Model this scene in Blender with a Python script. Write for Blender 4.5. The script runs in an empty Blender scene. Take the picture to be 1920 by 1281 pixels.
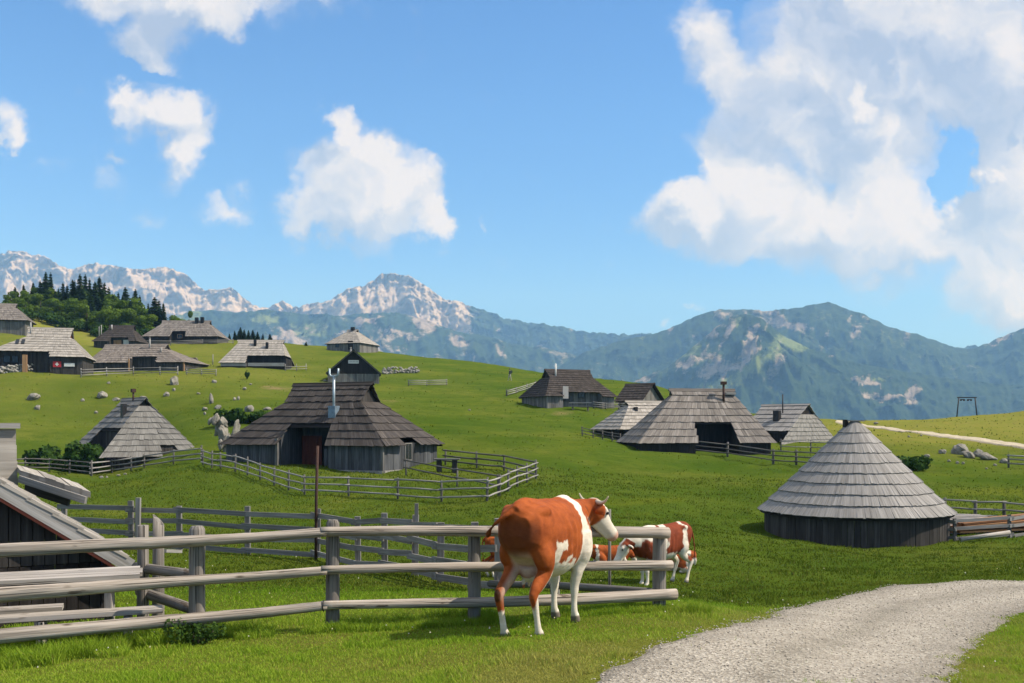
import bpy, bmesh, math, random
import numpy as np
from mathutils import Vector, Matrix
R = math.radians
random.seed(11); rng = np.random.default_rng(5)
sc = bpy.context.scene
col = sc.collection
F = 1844.0; CZ = 2.2; HZ = 800.0          # photograph focal length (px), eye height, horizon row

# ------------------------------------------------------------------ noise
def _hash(ix, iy, seed):
    h = (ix.astype(np.int64) * 374761393 + iy.astype(np.int64) * 668265263 + seed * 1274126177) & 0xFFFFFFFF
    h = ((h ^ (h >> 13)) * 1274126177) & 0xFFFFFFFF
    return ((h ^ (h >> 16)) & 0xFFFF) / 65535.0
def vnoise(x, y, seed=0):
    x = np.asarray(x, float); y = np.asarray(y, float)
    ix = np.floor(x); iy = np.floor(y); fx = x - ix; fy = y - iy
    fx = fx * fx * fx * (fx * (fx * 6 - 15) + 10); fy = fy * fy * fy * (fy * (fy * 6 - 15) + 10)
    a = _hash(ix, iy, seed); b = _hash(ix + 1, iy, seed); c = _hash(ix, iy + 1, seed); d = _hash(ix + 1, iy + 1, seed)
    return (a + (b - a) * fx) * (1 - fy) + (c + (d - c) * fx) * fy
def fbm(x, y, oct=4, seed=0, gain=.5):
    s = 0; a = 1; t = 0
    for i in range(oct):
        s = s + a * vnoise(x * 2 ** i, y * 2 ** i, seed + i * 17); t += a; a *= gain
    return s / t
def ridged(x, y, oct=5, seed=0, gain=.5):
    s = 0; a = 1; t = 0
    for i in range(oct):
        s = s + a * (1 - np.abs(2 * vnoise(x * 2 ** i, y * 2 ** i, seed + i * 17) - 1)); t += a; a *= gain
    return s / t
def sstep(a, b, x):
    t = np.clip((x - a) / (b - a), 0, 1); return t * t * (3 - 2 * t)

def pchip(xs, ys, q):
    xs = np.asarray(xs, float); ys = np.asarray(ys, float); h = np.diff(xs); d = np.diff(ys) / h
    m = np.zeros(len(xs))
    for i in range(1, len(xs) - 1):
        if d[i - 1] * d[i] > 0:
            w1 = 2 * h[i] + h[i - 1]; w2 = h[i] + 2 * h[i - 1]
            m[i] = (w1 + w2) / (w1 / d[i - 1] + w2 / d[i])
    m[0] = d[0]; m[-1] = d[-1]
    q = np.clip(q, xs[0], xs[-1]); i = np.clip(np.searchsorted(xs, q) - 1, 0, len(xs) - 2)
    t = (q - xs[i]) / h[i]
    return ((2*t**3 - 3*t**2 + 1) * ys[i] + (t**3 - 2*t**2 + t) * h[i] * m[i] + (-2*t**3 + 3*t**2) * ys[i+1] + (t**3 - t**2) * h[i] * m[i+1])

# ------------------------------------------------------------------ terrain table: bearing -> (distance, row in the photo)
def cz(Y, py): return (Y, (HZ - py) / F * Y)
NEAR = [(-40, -1.6), (0, -1.62), (4, -1.72), (7, -1.88)]
COLS = {
 -900: [(9.5,-2.3),(14,-2.5),(25,-2.9),(45,-2.8),(70,-1.0),(100,2.5),(140,9.5),(200,20),(270,33),(330,34),(520,-20),(900,-260)],
 -300: [(9.5,-2.3),(14,-2.5),(25,-3.05),(45,-3.3),(62,-3.0),(75,-2.2),(100,1.5),(130,7.8),(160,13),(200,21),(270,34.5),(330,36),(520,-20),(900,-260)],
 0: [(9.5,-2.27),(14,-2.5),(25,-3.1),(45,-3.5),(60,-3.3),cz(75,873),cz(90,820),cz(110,757),cz(124,706),cz(133,689),cz(160,655),cz(190,622),cz(230,592),cz(275,572),(330,36),(520,-20),(900,-260)],
 200: [(9.9,-2.24),(14,-2.55),(25,-3.15),(42,-3.55),cz(55,912),cz(68,893),cz(76,870),cz(90,836),cz(110,776),cz(127,709),cz(155,701),cz(200,656),cz(240,618),cz(275,604),(330,30),(520,-20),(900,-260)],
 400: [(10.2,-2.2),(14,-2.5),(22,-3.15),(36,-3.55),cz(50,917),cz(56,885),cz(63,862),cz(75,835),cz(95,778),cz(120,732),cz(150,697),cz(165,689),cz(190,668),cz(215,643),cz(250,638),(300,14),(520,-40),(900,-260)],
 650: [(8.6,-2.05),(10.7,-2.18),(16,-2.7),(24,-3.28),(35,-3.55),cz(45,940),cz(52,905),cz(58,884),cz(66,868),cz(76,835),cz(95,785),cz(120,745),cz(150,714),cz(180,683),cz(214,658),cz(240,653),(300,10),(520,-50),(900,-260)],
 960: [(8.4,-1.95),(9.95,-2.09),(11.1,-2.22),(12,-2.25),(18,-2.95),(30,-3.35),cz(45,922),cz(55,886),cz(70,846),cz(90,806),cz(105,784),cz(123,759),cz(150,728),cz(190,697),cz(215,689),(270,2),(500,-60),(900,-260)],
 1200: [(8.4,-1.95),(10.3,-2.1),(12.1,-2.23),(17,-2.95),(22,-3.42),(35,-3.7),cz(50,925),cz(65,880),cz(80,846),cz(95,820),cz(123,766),cz(150,738),cz(185,716),(240,-2),(500,-70),(900,-260)],
 1400: [(8.6,-1.97),(12,-2.38),(20,-3.4),(30,-3.95),cz(40,993),cz(60,901),cz(75,869),cz(86,846),cz(110,808),cz(140,786),cz(170,775),(230,-6),(500,-80),(900,-260)],
 1650: [(8.2,-2.05),(10,-2.28),(16,-2.97),(20,-3.32),(30,-4.1),cz(37,1022),cz(50,945),cz(65,886),cz(80,852),cz(100,826),cz(140,802),cz(180,789),(240,-5),(500,-90),(900,-260)],
 1920: [(8.2,-2.12),(10,-2.32),(16,-2.92),(20,-3.2),(30,-3.95),cz(40,1000),cz(50,952),cz(65,892),cz(80,862),cz(95,838),cz(120,813),cz(160,785),cz(200,771),(260,-4),(500,-90),(900,-260)],
 2300: [(8.2,-2.15),(10,-2.35),(16,-2.9),(20,-3.1),(30,-3.7),(40,-3.9),(60,-3.2),(80,-2.2),(100,-.8),(140,2.2),(190,5.5),(260,0),(500,-90),(900,-260)],
 2900: [(8.2,-2.15),(10,-2.35),(16,-2.8),(20,-3.0),(30,-3.4),(40,-3.4),(60,-2.5),(80,-1.2),(100,.3),(140,3.4),(190,7),(260,2),(500,-90),(900,-260)],
}
LY = np.concatenate([np.linspace(-40, 6, 12)[:-1], 6 * (900 / 6) ** np.linspace(0, 1, 260)])
PXT = np.linspace(-900, 2900, 191)
_k = sorted(COLS)
_prof = np.array([pchip([a for a, b in NEAR + COLS[k]], [b for a, b in NEAR + COLS[k]], LY) for k in _k])
_ztab = np.array([pchip(_k, _prof[:, j], PXT) for j in range(len(LY))])       # rows: distance, cols: bearing
def _sm(a, n, ax):
    for _ in range(n):
        p = np.concatenate([np.take(a, [0], ax), a, np.take(a, [-1], ax)], ax)
        a = (np.take(p, range(0, p.shape[ax] - 2), ax) + 2 * np.take(p, range(1, p.shape[ax] - 1), ax) + np.take(p, range(2, p.shape[ax]), ax)) / 4
    return a
_ztab = _sm(_sm(_ztab, 3, 0), 4, 1)
def gz(X, Y):
    """ground height (camera eye = CZ) at world X, Y"""
    X = np.asarray(X, float); Y = np.asarray(Y, float)
    px = np.clip(960 + F * X / np.maximum(Y, 7.0), PXT[0], PXT[-1] - 1e-6)
    fy = np.clip(np.interp(Y, LY, np.arange(len(LY))), 0, len(LY) - 1.000001)
    fx = (px - PXT[0]) / (PXT[1] - PXT[0])
    i = np.floor(fy).astype(int); j = np.floor(fx).astype(int); a = fy - i; b = fx - j
    z = (_ztab[i, j] * (1 - b) + _ztab[i, j + 1] * b) * (1 - a) + (_ztab[i + 1, j] * (1 - b) + _ztab[i + 1, j + 1] * b) * a
    amp = sstep(9, 40, Y)
    z = z + (fbm(X / 7 + 50, Y / 7 + 50, 3, 3) - .5) * (.10 + .45 * amp) + (vnoise(X / 1.1 + 9, Y / 1.1 + 90, 8) - .5) * (.035 + .10 * amp)
    return z + CZ
def g(X, Y): return float(gz(X, Y))
def P(px, py, Y): return Vector(((px - 960) / F * Y, Y, CZ + (HZ - py) / F * Y))
def G(px, Y, dz=0.0):
    x = (px - 960) / F * Y; return Vector((x, Y, g(x, Y) + dz))

# ------------------------------------------------------------------ object helpers
def link(o, parent=None):
    col.objects.link(o)
    if parent is not None: o.parent = parent
    return o
def tag(o, label=None, cat=None, group=None, kind=None):
    if label: o['label'] = label
    if cat: o['category'] = cat
    if group: o['group'] = group
    if kind: o['kind'] = kind
    return o
def empty(name, loc, label, cat, rz=0.0, group=None):
    o = bpy.data.objects.new(name, None); o.empty_display_size = .3
    o.location = loc; o.rotation_euler = (0, 0, rz); link(o)
    return tag(o, label, cat, group)
def np_mesh(name, V, Fc, mat, parent=None, smooth=False, attrs=None, uv=None, loc=None):
    """V (n,3); Fc (m,k) int array; attrs {name:(domain,array)}"""
    me = bpy.data.meshes.new(name); V = np.asarray(V, np.float32); Fc = np.asarray(Fc, np.int32)
    n, k = Fc.shape
    me.vertices.add(len(V)); me.vertices.foreach_set('co', V.ravel())
    me.loops.add(n * k); me.loops.foreach_set('vertex_index', Fc.ravel())
    me.polygons.add(n); me.polygons.foreach_set('loop_start', np.arange(0, n * k, k, dtype=np.int32))
    me.polygons.foreach_set('loop_total', np.full(n, k, np.int32))
    if smooth: me.polygons.foreach_set('use_smooth', np.ones(n, bool))
    for an, (dom, arr) in (attrs or {}).items():
        arr = np.asarray(arr, np.float32)
        if arr.ndim == 1:
            a = me.attributes.new(an, 'FLOAT', dom); a.data.foreach_set('value', arr)
        else:
            a = me.attributes.new(an, 'FLOAT_COLOR', dom)
            a.data.foreach_set('color', np.concatenate([arr, np.ones((len(arr), 1), np.float32)], 1).ravel())
    if uv is not None:
        u = me.uv_layers.new(name='UVMap'); u.data.foreach_set('uv', np.asarray(uv, np.float32).ravel())
    me.update(calc_edges=True); me.validate()
    me.materials.append(mat)
    o = bpy.data.objects.new(name, me)
    if loc is not None: o.location = loc
    return link(o, parent)

class MB:
    """collects boxes, boards, logs; builds ONE mesh"""
    def __init__(s): s.v = []; s.f = []; s.uv = []; s.r = []; s.m = []; s.sm = []
    def face(s, idx, uvs, r, m=0, smooth=False):
        s.f.append(idx); s.uv.append(uvs); s.r.append(r); s.m.append(m); s.sm.append(smooth)
    def quad(s, a, b, c, d, r=None, m=0, uvs=None):
        i = len(s.v); s.v += [tuple(a), tuple(b), tuple(c), tuple(d)]
        if uvs is None:
            w = (Vector(b) - Vector(a)).length; h = (Vector(d) - Vector(a)).length
            o = random.uniform(0, 50); uvs = [(o, 0), (o + w, 0), (o + w, h), (o, h)]
        s.face((i, i+1, i+2, i+3), uvs, random.random() if r is None else r, m)
    def hexa(s, p, m=0, r=None):
        """8 points: bottom ring 0-3 (ccw seen from above), top ring 4-7. uv: v runs along the longest edge"""
        i = len(s.v); s.v += [tuple(q) for q in p]; P_ = [Vector(q) for q in p]
        r = random.random() if r is None else r
        ex = (P_[1] - P_[0]).length; ey = (P_[3] - P_[0]).length; ez = (P_[4] - P_[0]).length
        L = max(ex, ey, ez); o = random.uniform(0, 80); o2 = random.uniform(0, 80)
        for q in ((3,2,1,0), (4,5,6,7), (0,1,5,4), (1,2,6,5), (2,3,7,6), (3,0,4,7)):
            e1 = P_[q[1]] - P_[q[0]]; e2 = P_[q[3]] - P_[q[0]]
            l1, l2 = e1.length, e2.length
            if l1 >= l2: uv = [(o, o2), (o, o2 + l1), (o + l2, o2 + l1), (o + l2, o2)]
            else: uv = [(o, o2), (o + l1, o2), (o + l1, o2 + l2), (o, o2 + l2)]
            s.face(tuple(i + k for k in q), uv, r, m)
    def box(s, c, d, rot=None, m=0, r=None):
        hx, hy, hz = d[0]/2, d[1]/2, d[2]/2
        pts = [Vector(q) for q in ((-hx,-hy,-hz),(hx,-hy,-hz),(hx,hy,-hz),(-hx,hy,-hz),(-hx,-hy,hz),(hx,-hy,hz),(hx,hy,hz),(-hx,hy,hz))]
        if rot is not None: pts = [rot @ q for q in pts]
        c = Vector(c); s.hexa([q + c for q in pts], m, r)
    def beam(s, a, b, w, h, m=0, up=Vector((0,0,1)), r=None):
        """rectangular board from a to b, w sideways, h along up"""
        a = Vector(a); b = Vector(b); d = (b - a).normalized()
        if abs(d.dot(up)) > .98: up = Vector((0, 1, 0))
        sx = d.cross(up).normalized(); u = sx.cross(d).normalized()
        x = sx * w / 2; z = u * h / 2
        s.hexa([a - x - z, a + x - z, b + x - z, b - x - z, a - x + z, a + x + z, b + x + z, b - x + z], m, r)
    def tube(s, pts, rad, n=10, wob=0.0, m=0, caps=True, r=None, sub=1):
        pts = [Vector(p) for p in pts]
        if not hasattr(rad, '__len__'): rad = [rad] * len(pts)
        if sub > 1:
            np_, nr = [], []
            for k in range(len(pts) - 1):
                for j in range(sub):
                    t = j / sub; np_.append(pts[k].lerp(pts[k+1], t)); nr.append(rad[k] * (1 - t) + rad[k+1] * t)
            np_.append(pts[-1]); nr.append(rad[-1]); pts, rad = np_, nr
        base = len(s.v); r = random.random() if r is None else r; o = random.uniform(0, 90); o2 = random.uniform(0, 90)
        acc = 0; vs = []; ph = random.uniform(0, 6); prevx = None
        for k, p in enumerate(pts):
            d = (pts[min(k+1, len(pts)-1)] - pts[max(k-1, 0)]).normalized()
            if prevx is None:
                ref = Vector((0,0,1)) if abs(d.z) < .9 else Vector((0,1,0)); x = d.cross(ref).normalized()
            else: x = (prevx - d * prevx.dot(d)).normalized()
            prevx = x; y = d.cross(x)
            if k: acc += (p - pts[k-1]).length
            vs.append(acc)
            for j in range(n):
                a = 2 * math.pi * j / n
                rr = rad[k] * (1 + wob * (math.sin(a * 2 + ph + acc * 1.3) * .5 + math.sin(a * 3 - ph + acc * 2.9) * .3 + random.uniform(-.35, .35)))
                s.v.append(tuple(p + x * (rr * math.cos(a)) + y * (rr * math.sin(a))))
        R0 = max(rad)
        for k in range(len(pts) - 1):
            for j in range(n):
                j2 = (j + 1) % n
                u0 = o + 2 * math.pi * R0 * j / n; u1 = o + 2 * math.pi * R0 * (j + 1) / n
                s.face((base + k*n + j, base + k*n + j2, base + (k+1)*n + j2, base + (k+1)*n + j),
                       [(u0, o2+vs[k]), (u1, o2+vs[k]), (u1, o2+vs[k+1]), (u0, o2+vs[k+1])], r, m, True)
        if caps:
            s.face(tuple(base + j for j in range(n - 1, -1, -1)), [(o + .05*math.cos(j), o2 + .05*math.sin(j)) for j in range(n)], r, m)
            e = base + (len(pts) - 1) * n
            s.face(tuple(e + j for j in range(n)), [(o + .05*math.cos(j), o2 + .05*math.sin(j)) for j in range(n)], r, m)
    def build(s, name, mats, parent=None, loc=None):
        if not isinstance(mats, (list, tuple)): mats = [mats]
        me = bpy.data.meshes.new(name); me.from_pydata(s.v, [], s.f)
        for q in mats: me.materials.append(q)
        me.polygons.foreach_set('material_index', s.m); me.polygons.foreach_set('use_smooth', s.sm)
        u = me.uv_layers.new(name='UVMap'); u.data.foreach_set('uv', [c for fu in s.uv for p in fu for c in p])
        a = me.attributes.new('rnd', 'FLOAT', 'FACE'); a.data.foreach_set('value', s.r)
        me.update()
        o = bpy.data.objects.new(name, me)
        if loc is not None: o.location = loc
        return link(o, parent)

# ------------------------------------------------------------------ material helpers
def newmat(name, rough=.8, spec=.25):
    m = bpy.data.materials.new(name); m.use_nodes = True; nt = m.node_tree
    b = nt.nodes['Principled BSDF']; b.inputs['Roughness'].default_value = rough; b.inputs['Specular IOR Level'].default_value = spec
    return m, nt, b
def N(nt, t, **kw):
    n = nt.nodes.new(t)
    for k, v in kw.items():
        if k in n.inputs: n.inputs[k].default_value = v
        else: setattr(n, k, v)
    return n
def ramp(nt, fac, stops):
    r = nt.nodes.new('ShaderNodeValToRGB'); e = r.color_ramp.elements
    while len(e) < len(stops): e.new(.5)
    for k, (p, c) in enumerate(stops):
        e[k].position = p; e[k].color = (*c, 1) if len(c) == 3 else c
    nt.links.new(fac, r.inputs[0]); return r.outputs[0]
def mixc(nt, fac, a, b, mode='MIX'):
    n = nt.nodes.new('ShaderNodeMix'); n.data_type = 'RGBA'; n.blend_type = mode
    for s_, v in ((n.inputs[0], fac), (n.inputs[6], a), (n.inputs[7], b)):
        if hasattr(v, 'links') or isinstance(v, bpy.types.NodeSocket): nt.links.new(v, s_)
        elif isinstance(v, (tuple, list)): s_.default_value = (*v, 1) if len(v) == 3 else v
        else: s_.default_value = v
    return n.outputs[2]
def math_(nt, op, a, b=None, c=None, clamp=False):
    n = nt.nodes.new('ShaderNodeMath'); n.operation = op; n.use_clamp = clamp
    for s_, v in zip(n.inputs, (a, b, c)):
        if v is None: continue
        if isinstance(v, bpy.types.NodeSocket): nt.links.new(v, s_)
        else: s_.default_value = v
    return n.outputs[0]
def noise(nt, vec, scale, detail=4, rough=.55, dist=0.0):
    n = N(nt, 'ShaderNodeTexNoise', Scale=scale, Detail=detail, Roughness=rough, Distortion=dist)
    if vec is not None: nt.links.new(vec, n.inputs['Vector'])
    return n.outputs['Fac']
def mapping(nt, vec, scale=(1,1,1), loc=(0,0,0), rot=(0,0,0), vt='POINT'):
    n = nt.nodes.new('ShaderNodeMapping'); n.vector_type = vt
    n.inputs['Location'].default_value = loc; n.inputs['Rotation'].default_value = rot; n.inputs['Scale'].default_value = scale
    nt.links.new(vec, n.inputs['Vector']); return n.outputs[0]
def bump(nt, b, h, strength=.5, dist=.02):
    n = N(nt, 'ShaderNodeBump', Strength=strength, Distance=dist); nt.links.new(h, n.inputs['Height']); nt.links.new(n.outputs[0], b.inputs['Normal'])

def mat_wood(name, dark, mid, light, su=26, sv=1.3, rough=.85, knots=False, rnd=.5, blotch=.35, bd=.01):
    """weathered wood; grain runs along uv v"""
    m, nt, b = newmat(name, rough, .2)
    uv = N(nt, 'ShaderNodeUVMap').outputs[0]
    at = N(nt, 'ShaderNodeAttribute', attribute_name='rnd').outputs['Fac']
    gr = noise(nt, mapping(nt, uv, (su, sv, 1)), 1, 5, .6, .3)
    c = ramp(nt, gr, [(.25, dark), (.5, mid), (.75, light)])
    bl = noise(nt, mapping(nt, uv, (1.6, .7, 1)), 1, 3, .6)
    c = mixc(nt, math_(nt, 'MULTIPLY', math_(nt, 'SMOOTHSTEP' if False else 'SUBTRACT', bl, .45, clamp=True), blotch * 6, clamp=True), c, dark)
    v = math_(nt, 'ADD', 1 - rnd / 2, math_(nt, 'MULTIPLY', at, rnd))
    hsv = N(nt, 'ShaderNodeHueSaturation'); nt.links.new(c, hsv.inputs['Color']); nt.links.new(v, hsv.inputs['Value'])
    c = hsv.outputs[0]
    if knots:
        vo = N(nt, 'ShaderNodeTexVoronoi', Scale=1.0); nt.links.new(mapping(nt, uv, (5.5, 2.6, 1)), vo.inputs['Vector'])
        k = ramp(nt, vo.outputs['Distance'], [(.05, (1,1,1)), (.16, (0,0,0))])
        gate = N(nt, 'ShaderNodeSeparateColor'); nt.links.new(vo.outputs['Color'], gate.inputs[0])
        k = math_(nt, 'MULTIPLY', k, math_(nt, 'GREATER_THAN', gate.outputs[0], .5))
        c = mixc(nt, math_(nt, 'MULTIPLY', k, .8), c, (.055, .035, .022))
        cr = noise(nt, mapping(nt, uv, (60, .8, 1)), 1, 2, .5)
        c = mixc(nt, ramp(nt, cr, [(.575, (0,0,0)), (.63, (1,1,1))]), c, tuple(x * .3 for x in dark)); bk = noise(nt, mapping(nt, uv, (3.2, 1.1, 1)), 1, 5, .7); c = mixc(nt, ramp(nt, bk, [(.62, (0,0,0)), (.67, (.85,.85,.85))]), c, (.075, .055, .04))
        ws = noise(nt, mapping(nt, uv, (5, .55, 1)), 1, 4, .65); c = mixc(nt, ramp(nt, ws, [(.52, (0,0,0)), (.68, (.75,.75,.75))]), c, (.17, .165, .155))
    nt.links.new(c, b.inputs['Base Color'])
    bump(nt, b, gr, .5, bd)
    return m
def mat_plain(name, c, rough=.6, metal=0.0, var=.25, scale=6):
    m, nt, b = newmat(name, rough, .4); b.inputs['Metallic'].default_value = metal
    n = noise(nt, N(nt, 'ShaderNodeTexCoord').outputs['Object'], scale, 4)
    nt.links.new(ramp(nt, n, [(.3, tuple(x * (1 - var) for x in c)), (.7, tuple(min(1, x * (1 + var)) for x in c))]), b.inputs['Base Color'])
    return m

GRASS_NEAR = [(.088, .170, .012), (.180, .305, .022), (.265, .365, .038), (.37, .32, .10)]
GRASS_COLS = [(.040, .074, .008), (.082, .122, .014), (.128, .155, .022), (.19, .17, .05)]
# ================================================================== SETTING
# ---- ground sheet
def mat_grass():
    m, nt, b = newmat('meadow', .95, .0)
    pos = N(nt, 'ShaderNodeNewGeometry').outputs['Position']
    at = N(nt, 'ShaderNodeAttribute', attribute_name='dry').outputs['Fac']
    n1 = noise(nt, pos, .09, 4, .6); n2 = noise(nt, pos, .55, 5, .65); n3 = noise(nt, mapping(nt, pos, (1, 1, .5)), 3.2, 6, .75); n4 = noise(nt, pos, 22, 3, .7)
    c = ramp(nt, n1, [(.34, (.046, .088, .010)), (.47, (.072, .112, .014)), (.56, (.088, .122, .017)), (.68, (.125, .142, .024))])
    c = mixc(nt, ramp(nt, n2, [(.42, (0,0,0)), (.68, (.75,.75,.75))]), c, (.044, .082, .010))
    c = mixc(nt, ramp(nt, n3, [(.50, (0,0,0)), (.72, (.8,.8,.8))]), c, (.038, .066, .009))
    c = mixc(nt, ramp(nt, n3, [(.22, (.7,.7,.7)), (.42, (0,0,0))]), c, (.120, .145, .024))
    tz = noise(nt, mapping(nt, pos, (.10, .10, 2.2)), 1, 4, .6)
    c = mixc(nt, ramp(nt, tz, [(.50, (0,0,0)), (.66, (.55,.55,.55))]), c, (.050, .088, .007)); c = mixc(nt, ramp(nt, tz, [(.30, (.5,.5,.5)), (.44, (0,0,0))]), c, (.112, .132, .013))
    c = mixc(nt, ramp(nt, n4, [(.5, (0,0,0)), (.75, (.5,.5,.5))]), c, (.100, .125, .016))
    dryc = mixc(nt, ramp(nt, noise(nt, pos, .8, 5, .7), [(.35, (0,0,0)), (.65, (1,1,1))]), (.155, .182, .026), (.21, .185, .046))
    c = mixc(nt, at, c, dryc)
    # pale worn spots
    w = ramp(nt, math_(nt, 'MULTIPLY', noise(nt, pos, .33, 5, .7), N(nt, 'ShaderNodeAttribute', attribute_name='worn').outputs['Fac']), [(.30, (0,0,0)), (.5, (1,1,1))])
    c = mixc(nt, w, c, (.20, .16, .075))
    nt.links.new(c, b.inputs['Base Color'])
    h = math_(nt, 'ADD', math_(nt, 'MULTIPLY', n3, 1.0), math_(nt, 'MULTIPLY', n4, .25))
    bump(nt, b, h, .9, .16)
    return m
M_GRASS = mat_grass()
_rows = np.concatenate([np.linspace(-38, 5, 20), 5.4 * (880 / 5.4) ** np.linspace(0, 1, 420)])
_u = np.linspace(-1, 1, 460)
YY, UU = np.meshgrid(_rows, _u, indexing='ij')
XX = UU * (18 + .78 * np.maximum(YY, 0))
ZZ = gz(XX, YY)
def in_poly(px, py, poly):
    c = np.zeros(px.shape, bool); n = len(poly); j = n - 1
    for i in range(n):
        xi, yi = poly[i]; xj, yj = poly[j]
        c ^= ((yi > py) != (yj > py)) & (px < (xj - xi) * (py - yi) / (yj - yi + 1e-12) + xi); j = i
    return c
def dry_at(X, Y):
    px = 960 + F * X / np.maximum(Y, 6)
    d = sstep(85, 150, Y) * sstep(900, 350, px) * .5 + sstep(70, 120, Y) * sstep(1300, 1650, px) * .95
    d = d + sstep(195, 225, Y) * sstep(420, 250, px) * .5
    d = d + .55 * sstep(16, 9, Y)
    return np.clip(d + (fbm(X / 9, Y / 9, 3, 77) - .5) * .5 * sstep(20, 60, Y), 0, 1)
def grid_faces(nr, nc):
    i = np.arange(nr - 1)[:, None] * nc + np.arange(nc - 1)[None, :]
    i = i.ravel(); return np.stack([i, i + 1, i + nc + 1, i + nc], 1)
pxg = 960 + F * XX / np.maximum(YY, 6)
worn = .62 * np.exp(-((pxg - 940) / 90) ** 2) * np.exp(-((YY - 106) / 5) ** 2) + .9 * np.exp(-((pxg - 520) / 60) ** 2) * np.exp(-((YY - 127) / 6) ** 2) \
     + .8 * np.exp(-((pxg - 720) / 60) ** 2) * np.exp(-((YY - 118) / 4) ** 2) + .7 * np.exp(-((pxg - 1660) / 110) ** 2) * np.exp(-((YY - 34.5) / 1.2) ** 2) \
     + .8 * np.exp(-((pxg - 1050) / 40) ** 2) * np.exp(-((YY - 114) / 4) ** 2)
ground = np_mesh('ground', np.stack([XX, YY, ZZ], -1).reshape(-1, 3), grid_faces(*XX.shape), M_GRASS, smooth=True,
    attrs={'dry': ('POINT', dry_at(XX, YY).ravel()), 'worn': ('POINT', worn.ravel())})
tag(ground, 'rolling green alpine meadow with shallow dip and grassy hill', 'meadow', kind='structure')

# ---- gravel path in front (world polygon from two edges)
def mat_gravel(name, c0, c1, c2):
    m, nt, b = newmat(name, .95, .1)
    pos = N(nt, 'ShaderNodeNewGeometry').outputs['Position']
    vo = N(nt, 'ShaderNodeTexVoronoi', Scale=38.0); nt.links.new(pos, vo.inputs['Vector'])
    sp = N(nt, 'ShaderNodeSeparateColor'); nt.links.new(vo.outputs['Color'], sp.inputs[0])
    c = ramp(nt, sp.outputs[0], [(0, c0), (.5, c1), (1, c2)])
    n1 = noise(nt, pos, .9, 5, .65)
    c = mixc(nt, ramp(nt, n1, [(.45, (0,0,0)), (.75, (.65,.65,.65))]), c, tuple(x * .62 for x in c1))
    n2 = noise(nt, pos, 7, 4, .7)
    c = mixc(nt, ramp(nt, n2, [(.55, (0,0,0)), (.8, (.7,.7,.7))]), c, tuple(x * .5 for x in c1))
    ac = N(nt, 'ShaderNodeAttribute', attribute_name='across').outputs['Fac']
    ac = math_(nt, 'ADD', ac, math_(nt, 'MULTIPLY', math_(nt, 'SUBTRACT', noise(nt, pos, .5, 3), .5), .16))
    rut = ramp(nt, ac, [(.0, (.30,.30,.30)), (.10, (.75,.75,.75)), (.26, (1,1,1)), (.36, (.92,.92,.92)), (.48, (.66,.66,.64)), (.60, (.92,.92,.92)), (.72, (1,1,1)), (.90, (.75,.75,.75)), (1.0, (.30,.30,.30))])
    c = mixc(nt, .75, c, rut, 'MULTIPLY')
    nt.links.new(c, b.inputs['Base Color'])
    bump(nt, b, math_(nt, 'ADD', vo.outputs['Distance'], noise(nt, pos, 90, 2)), .7, .03)
    return m
M_GRAV = mat_gravel('gravel_surface', (.25, .22, .18), (.41, .37, .31), (.54, .50, .43))
def strip(name, L, Rr, mat, lift, nu, n, edge_noise, label, cat):
    """sheet between two world polylines (lists of (X,Y)), draped on the ground"""
    def res(pl):
        pl = np.array(pl, float); t = np.concatenate([[0], np.cumsum(np.hypot(*np.diff(pl, axis=0).T))]); t /= t[-1]
        q = np.linspace(0, 1, n); return np.stack([pchip(t, pl[:, 0], q), pchip(t, pl[:, 1], q)], 1)
    a, b = res(L), res(Rr); u = np.linspace(0, 1, nu)
    pts = a[:, None] * (1 - u)[None, :, None] + b[:, None] * u[None, :, None]
    w = (edge_noise * (fbm(pts[..., 0] * 2.2, pts[..., 1] * 2.2, 4, 21) - .5) * 2) * (np.abs(u - .5) * 2)[None] ** 3
    dirv = (b - a) / np.maximum(np.linalg.norm(b - a, axis=1), 1e-6)[:, None]
    pts = pts + dirv[:, None] * w[..., None]
    e = np.minimum(u, 1 - u)[None] * np.linalg.norm(b - a, axis=1)[:, None]
    z = gz(pts[..., 0], pts[..., 1]) + lift * (np.clip(e / .25, 0, 1) * 1.6 - .6)
    o = np_mesh(name, np.concatenate([pts, z[..., None]], -1).reshape(-1, 3), grid_faces(n, nu), mat, smooth=True, attrs={'across': ('POINT', np.broadcast_to(u[None], pts.shape[:2]).ravel())})
    return tag(o, label, cat, kind='structure'), pts
def W2(px, py, ztab=None):
    """intersect a photo ray with the terrain (first hit)"""
    Ys = 6 * (260 / 6) ** np.linspace(0, 1, 1500); X = (px - 960) / F * Ys
    d = gz(X, Ys) - (CZ + (HZ - py) / F * Ys); i = int(np.argmax(d > 0)); return (float(X[i]), float(Ys[i]))
_pl = [(2.0 - 2.3, 4.0), (1.15 - .9, 6.3)] + [W2(*q) for q in ((1090, 1276), (1158, 1240), (1235, 1203), (1312, 1180), (1400, 1163), (1500, 1135), (1600, 1113), (1700, 1098), (1800, 1092), (1920, 1091))] + [(17.5, 22.2), (26, 24)]
_pr = [(3.2, 4.0), (3.1, 6.3)] + [W2(*q) for q in ((1816, 1278), (1822, 1240), (1838, 1215), (1858, 1195), (1880, 1178), (1905, 1160), (1935, 1147), (1990, 1135))] + [(13.5, 17.6), (20, 19.5), (27, 21)]
PATH, _pp = strip('gravel_path', _pl, _pr, M_GRAV, .035, 60, 220, .16, 'pale grey gravel path curving through the grass', 'path')
PATH_POLY = [tuple(p) for p in _pp[:, 2]] + [tuple(p) for p in _pp[::-1, -3]]
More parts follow.
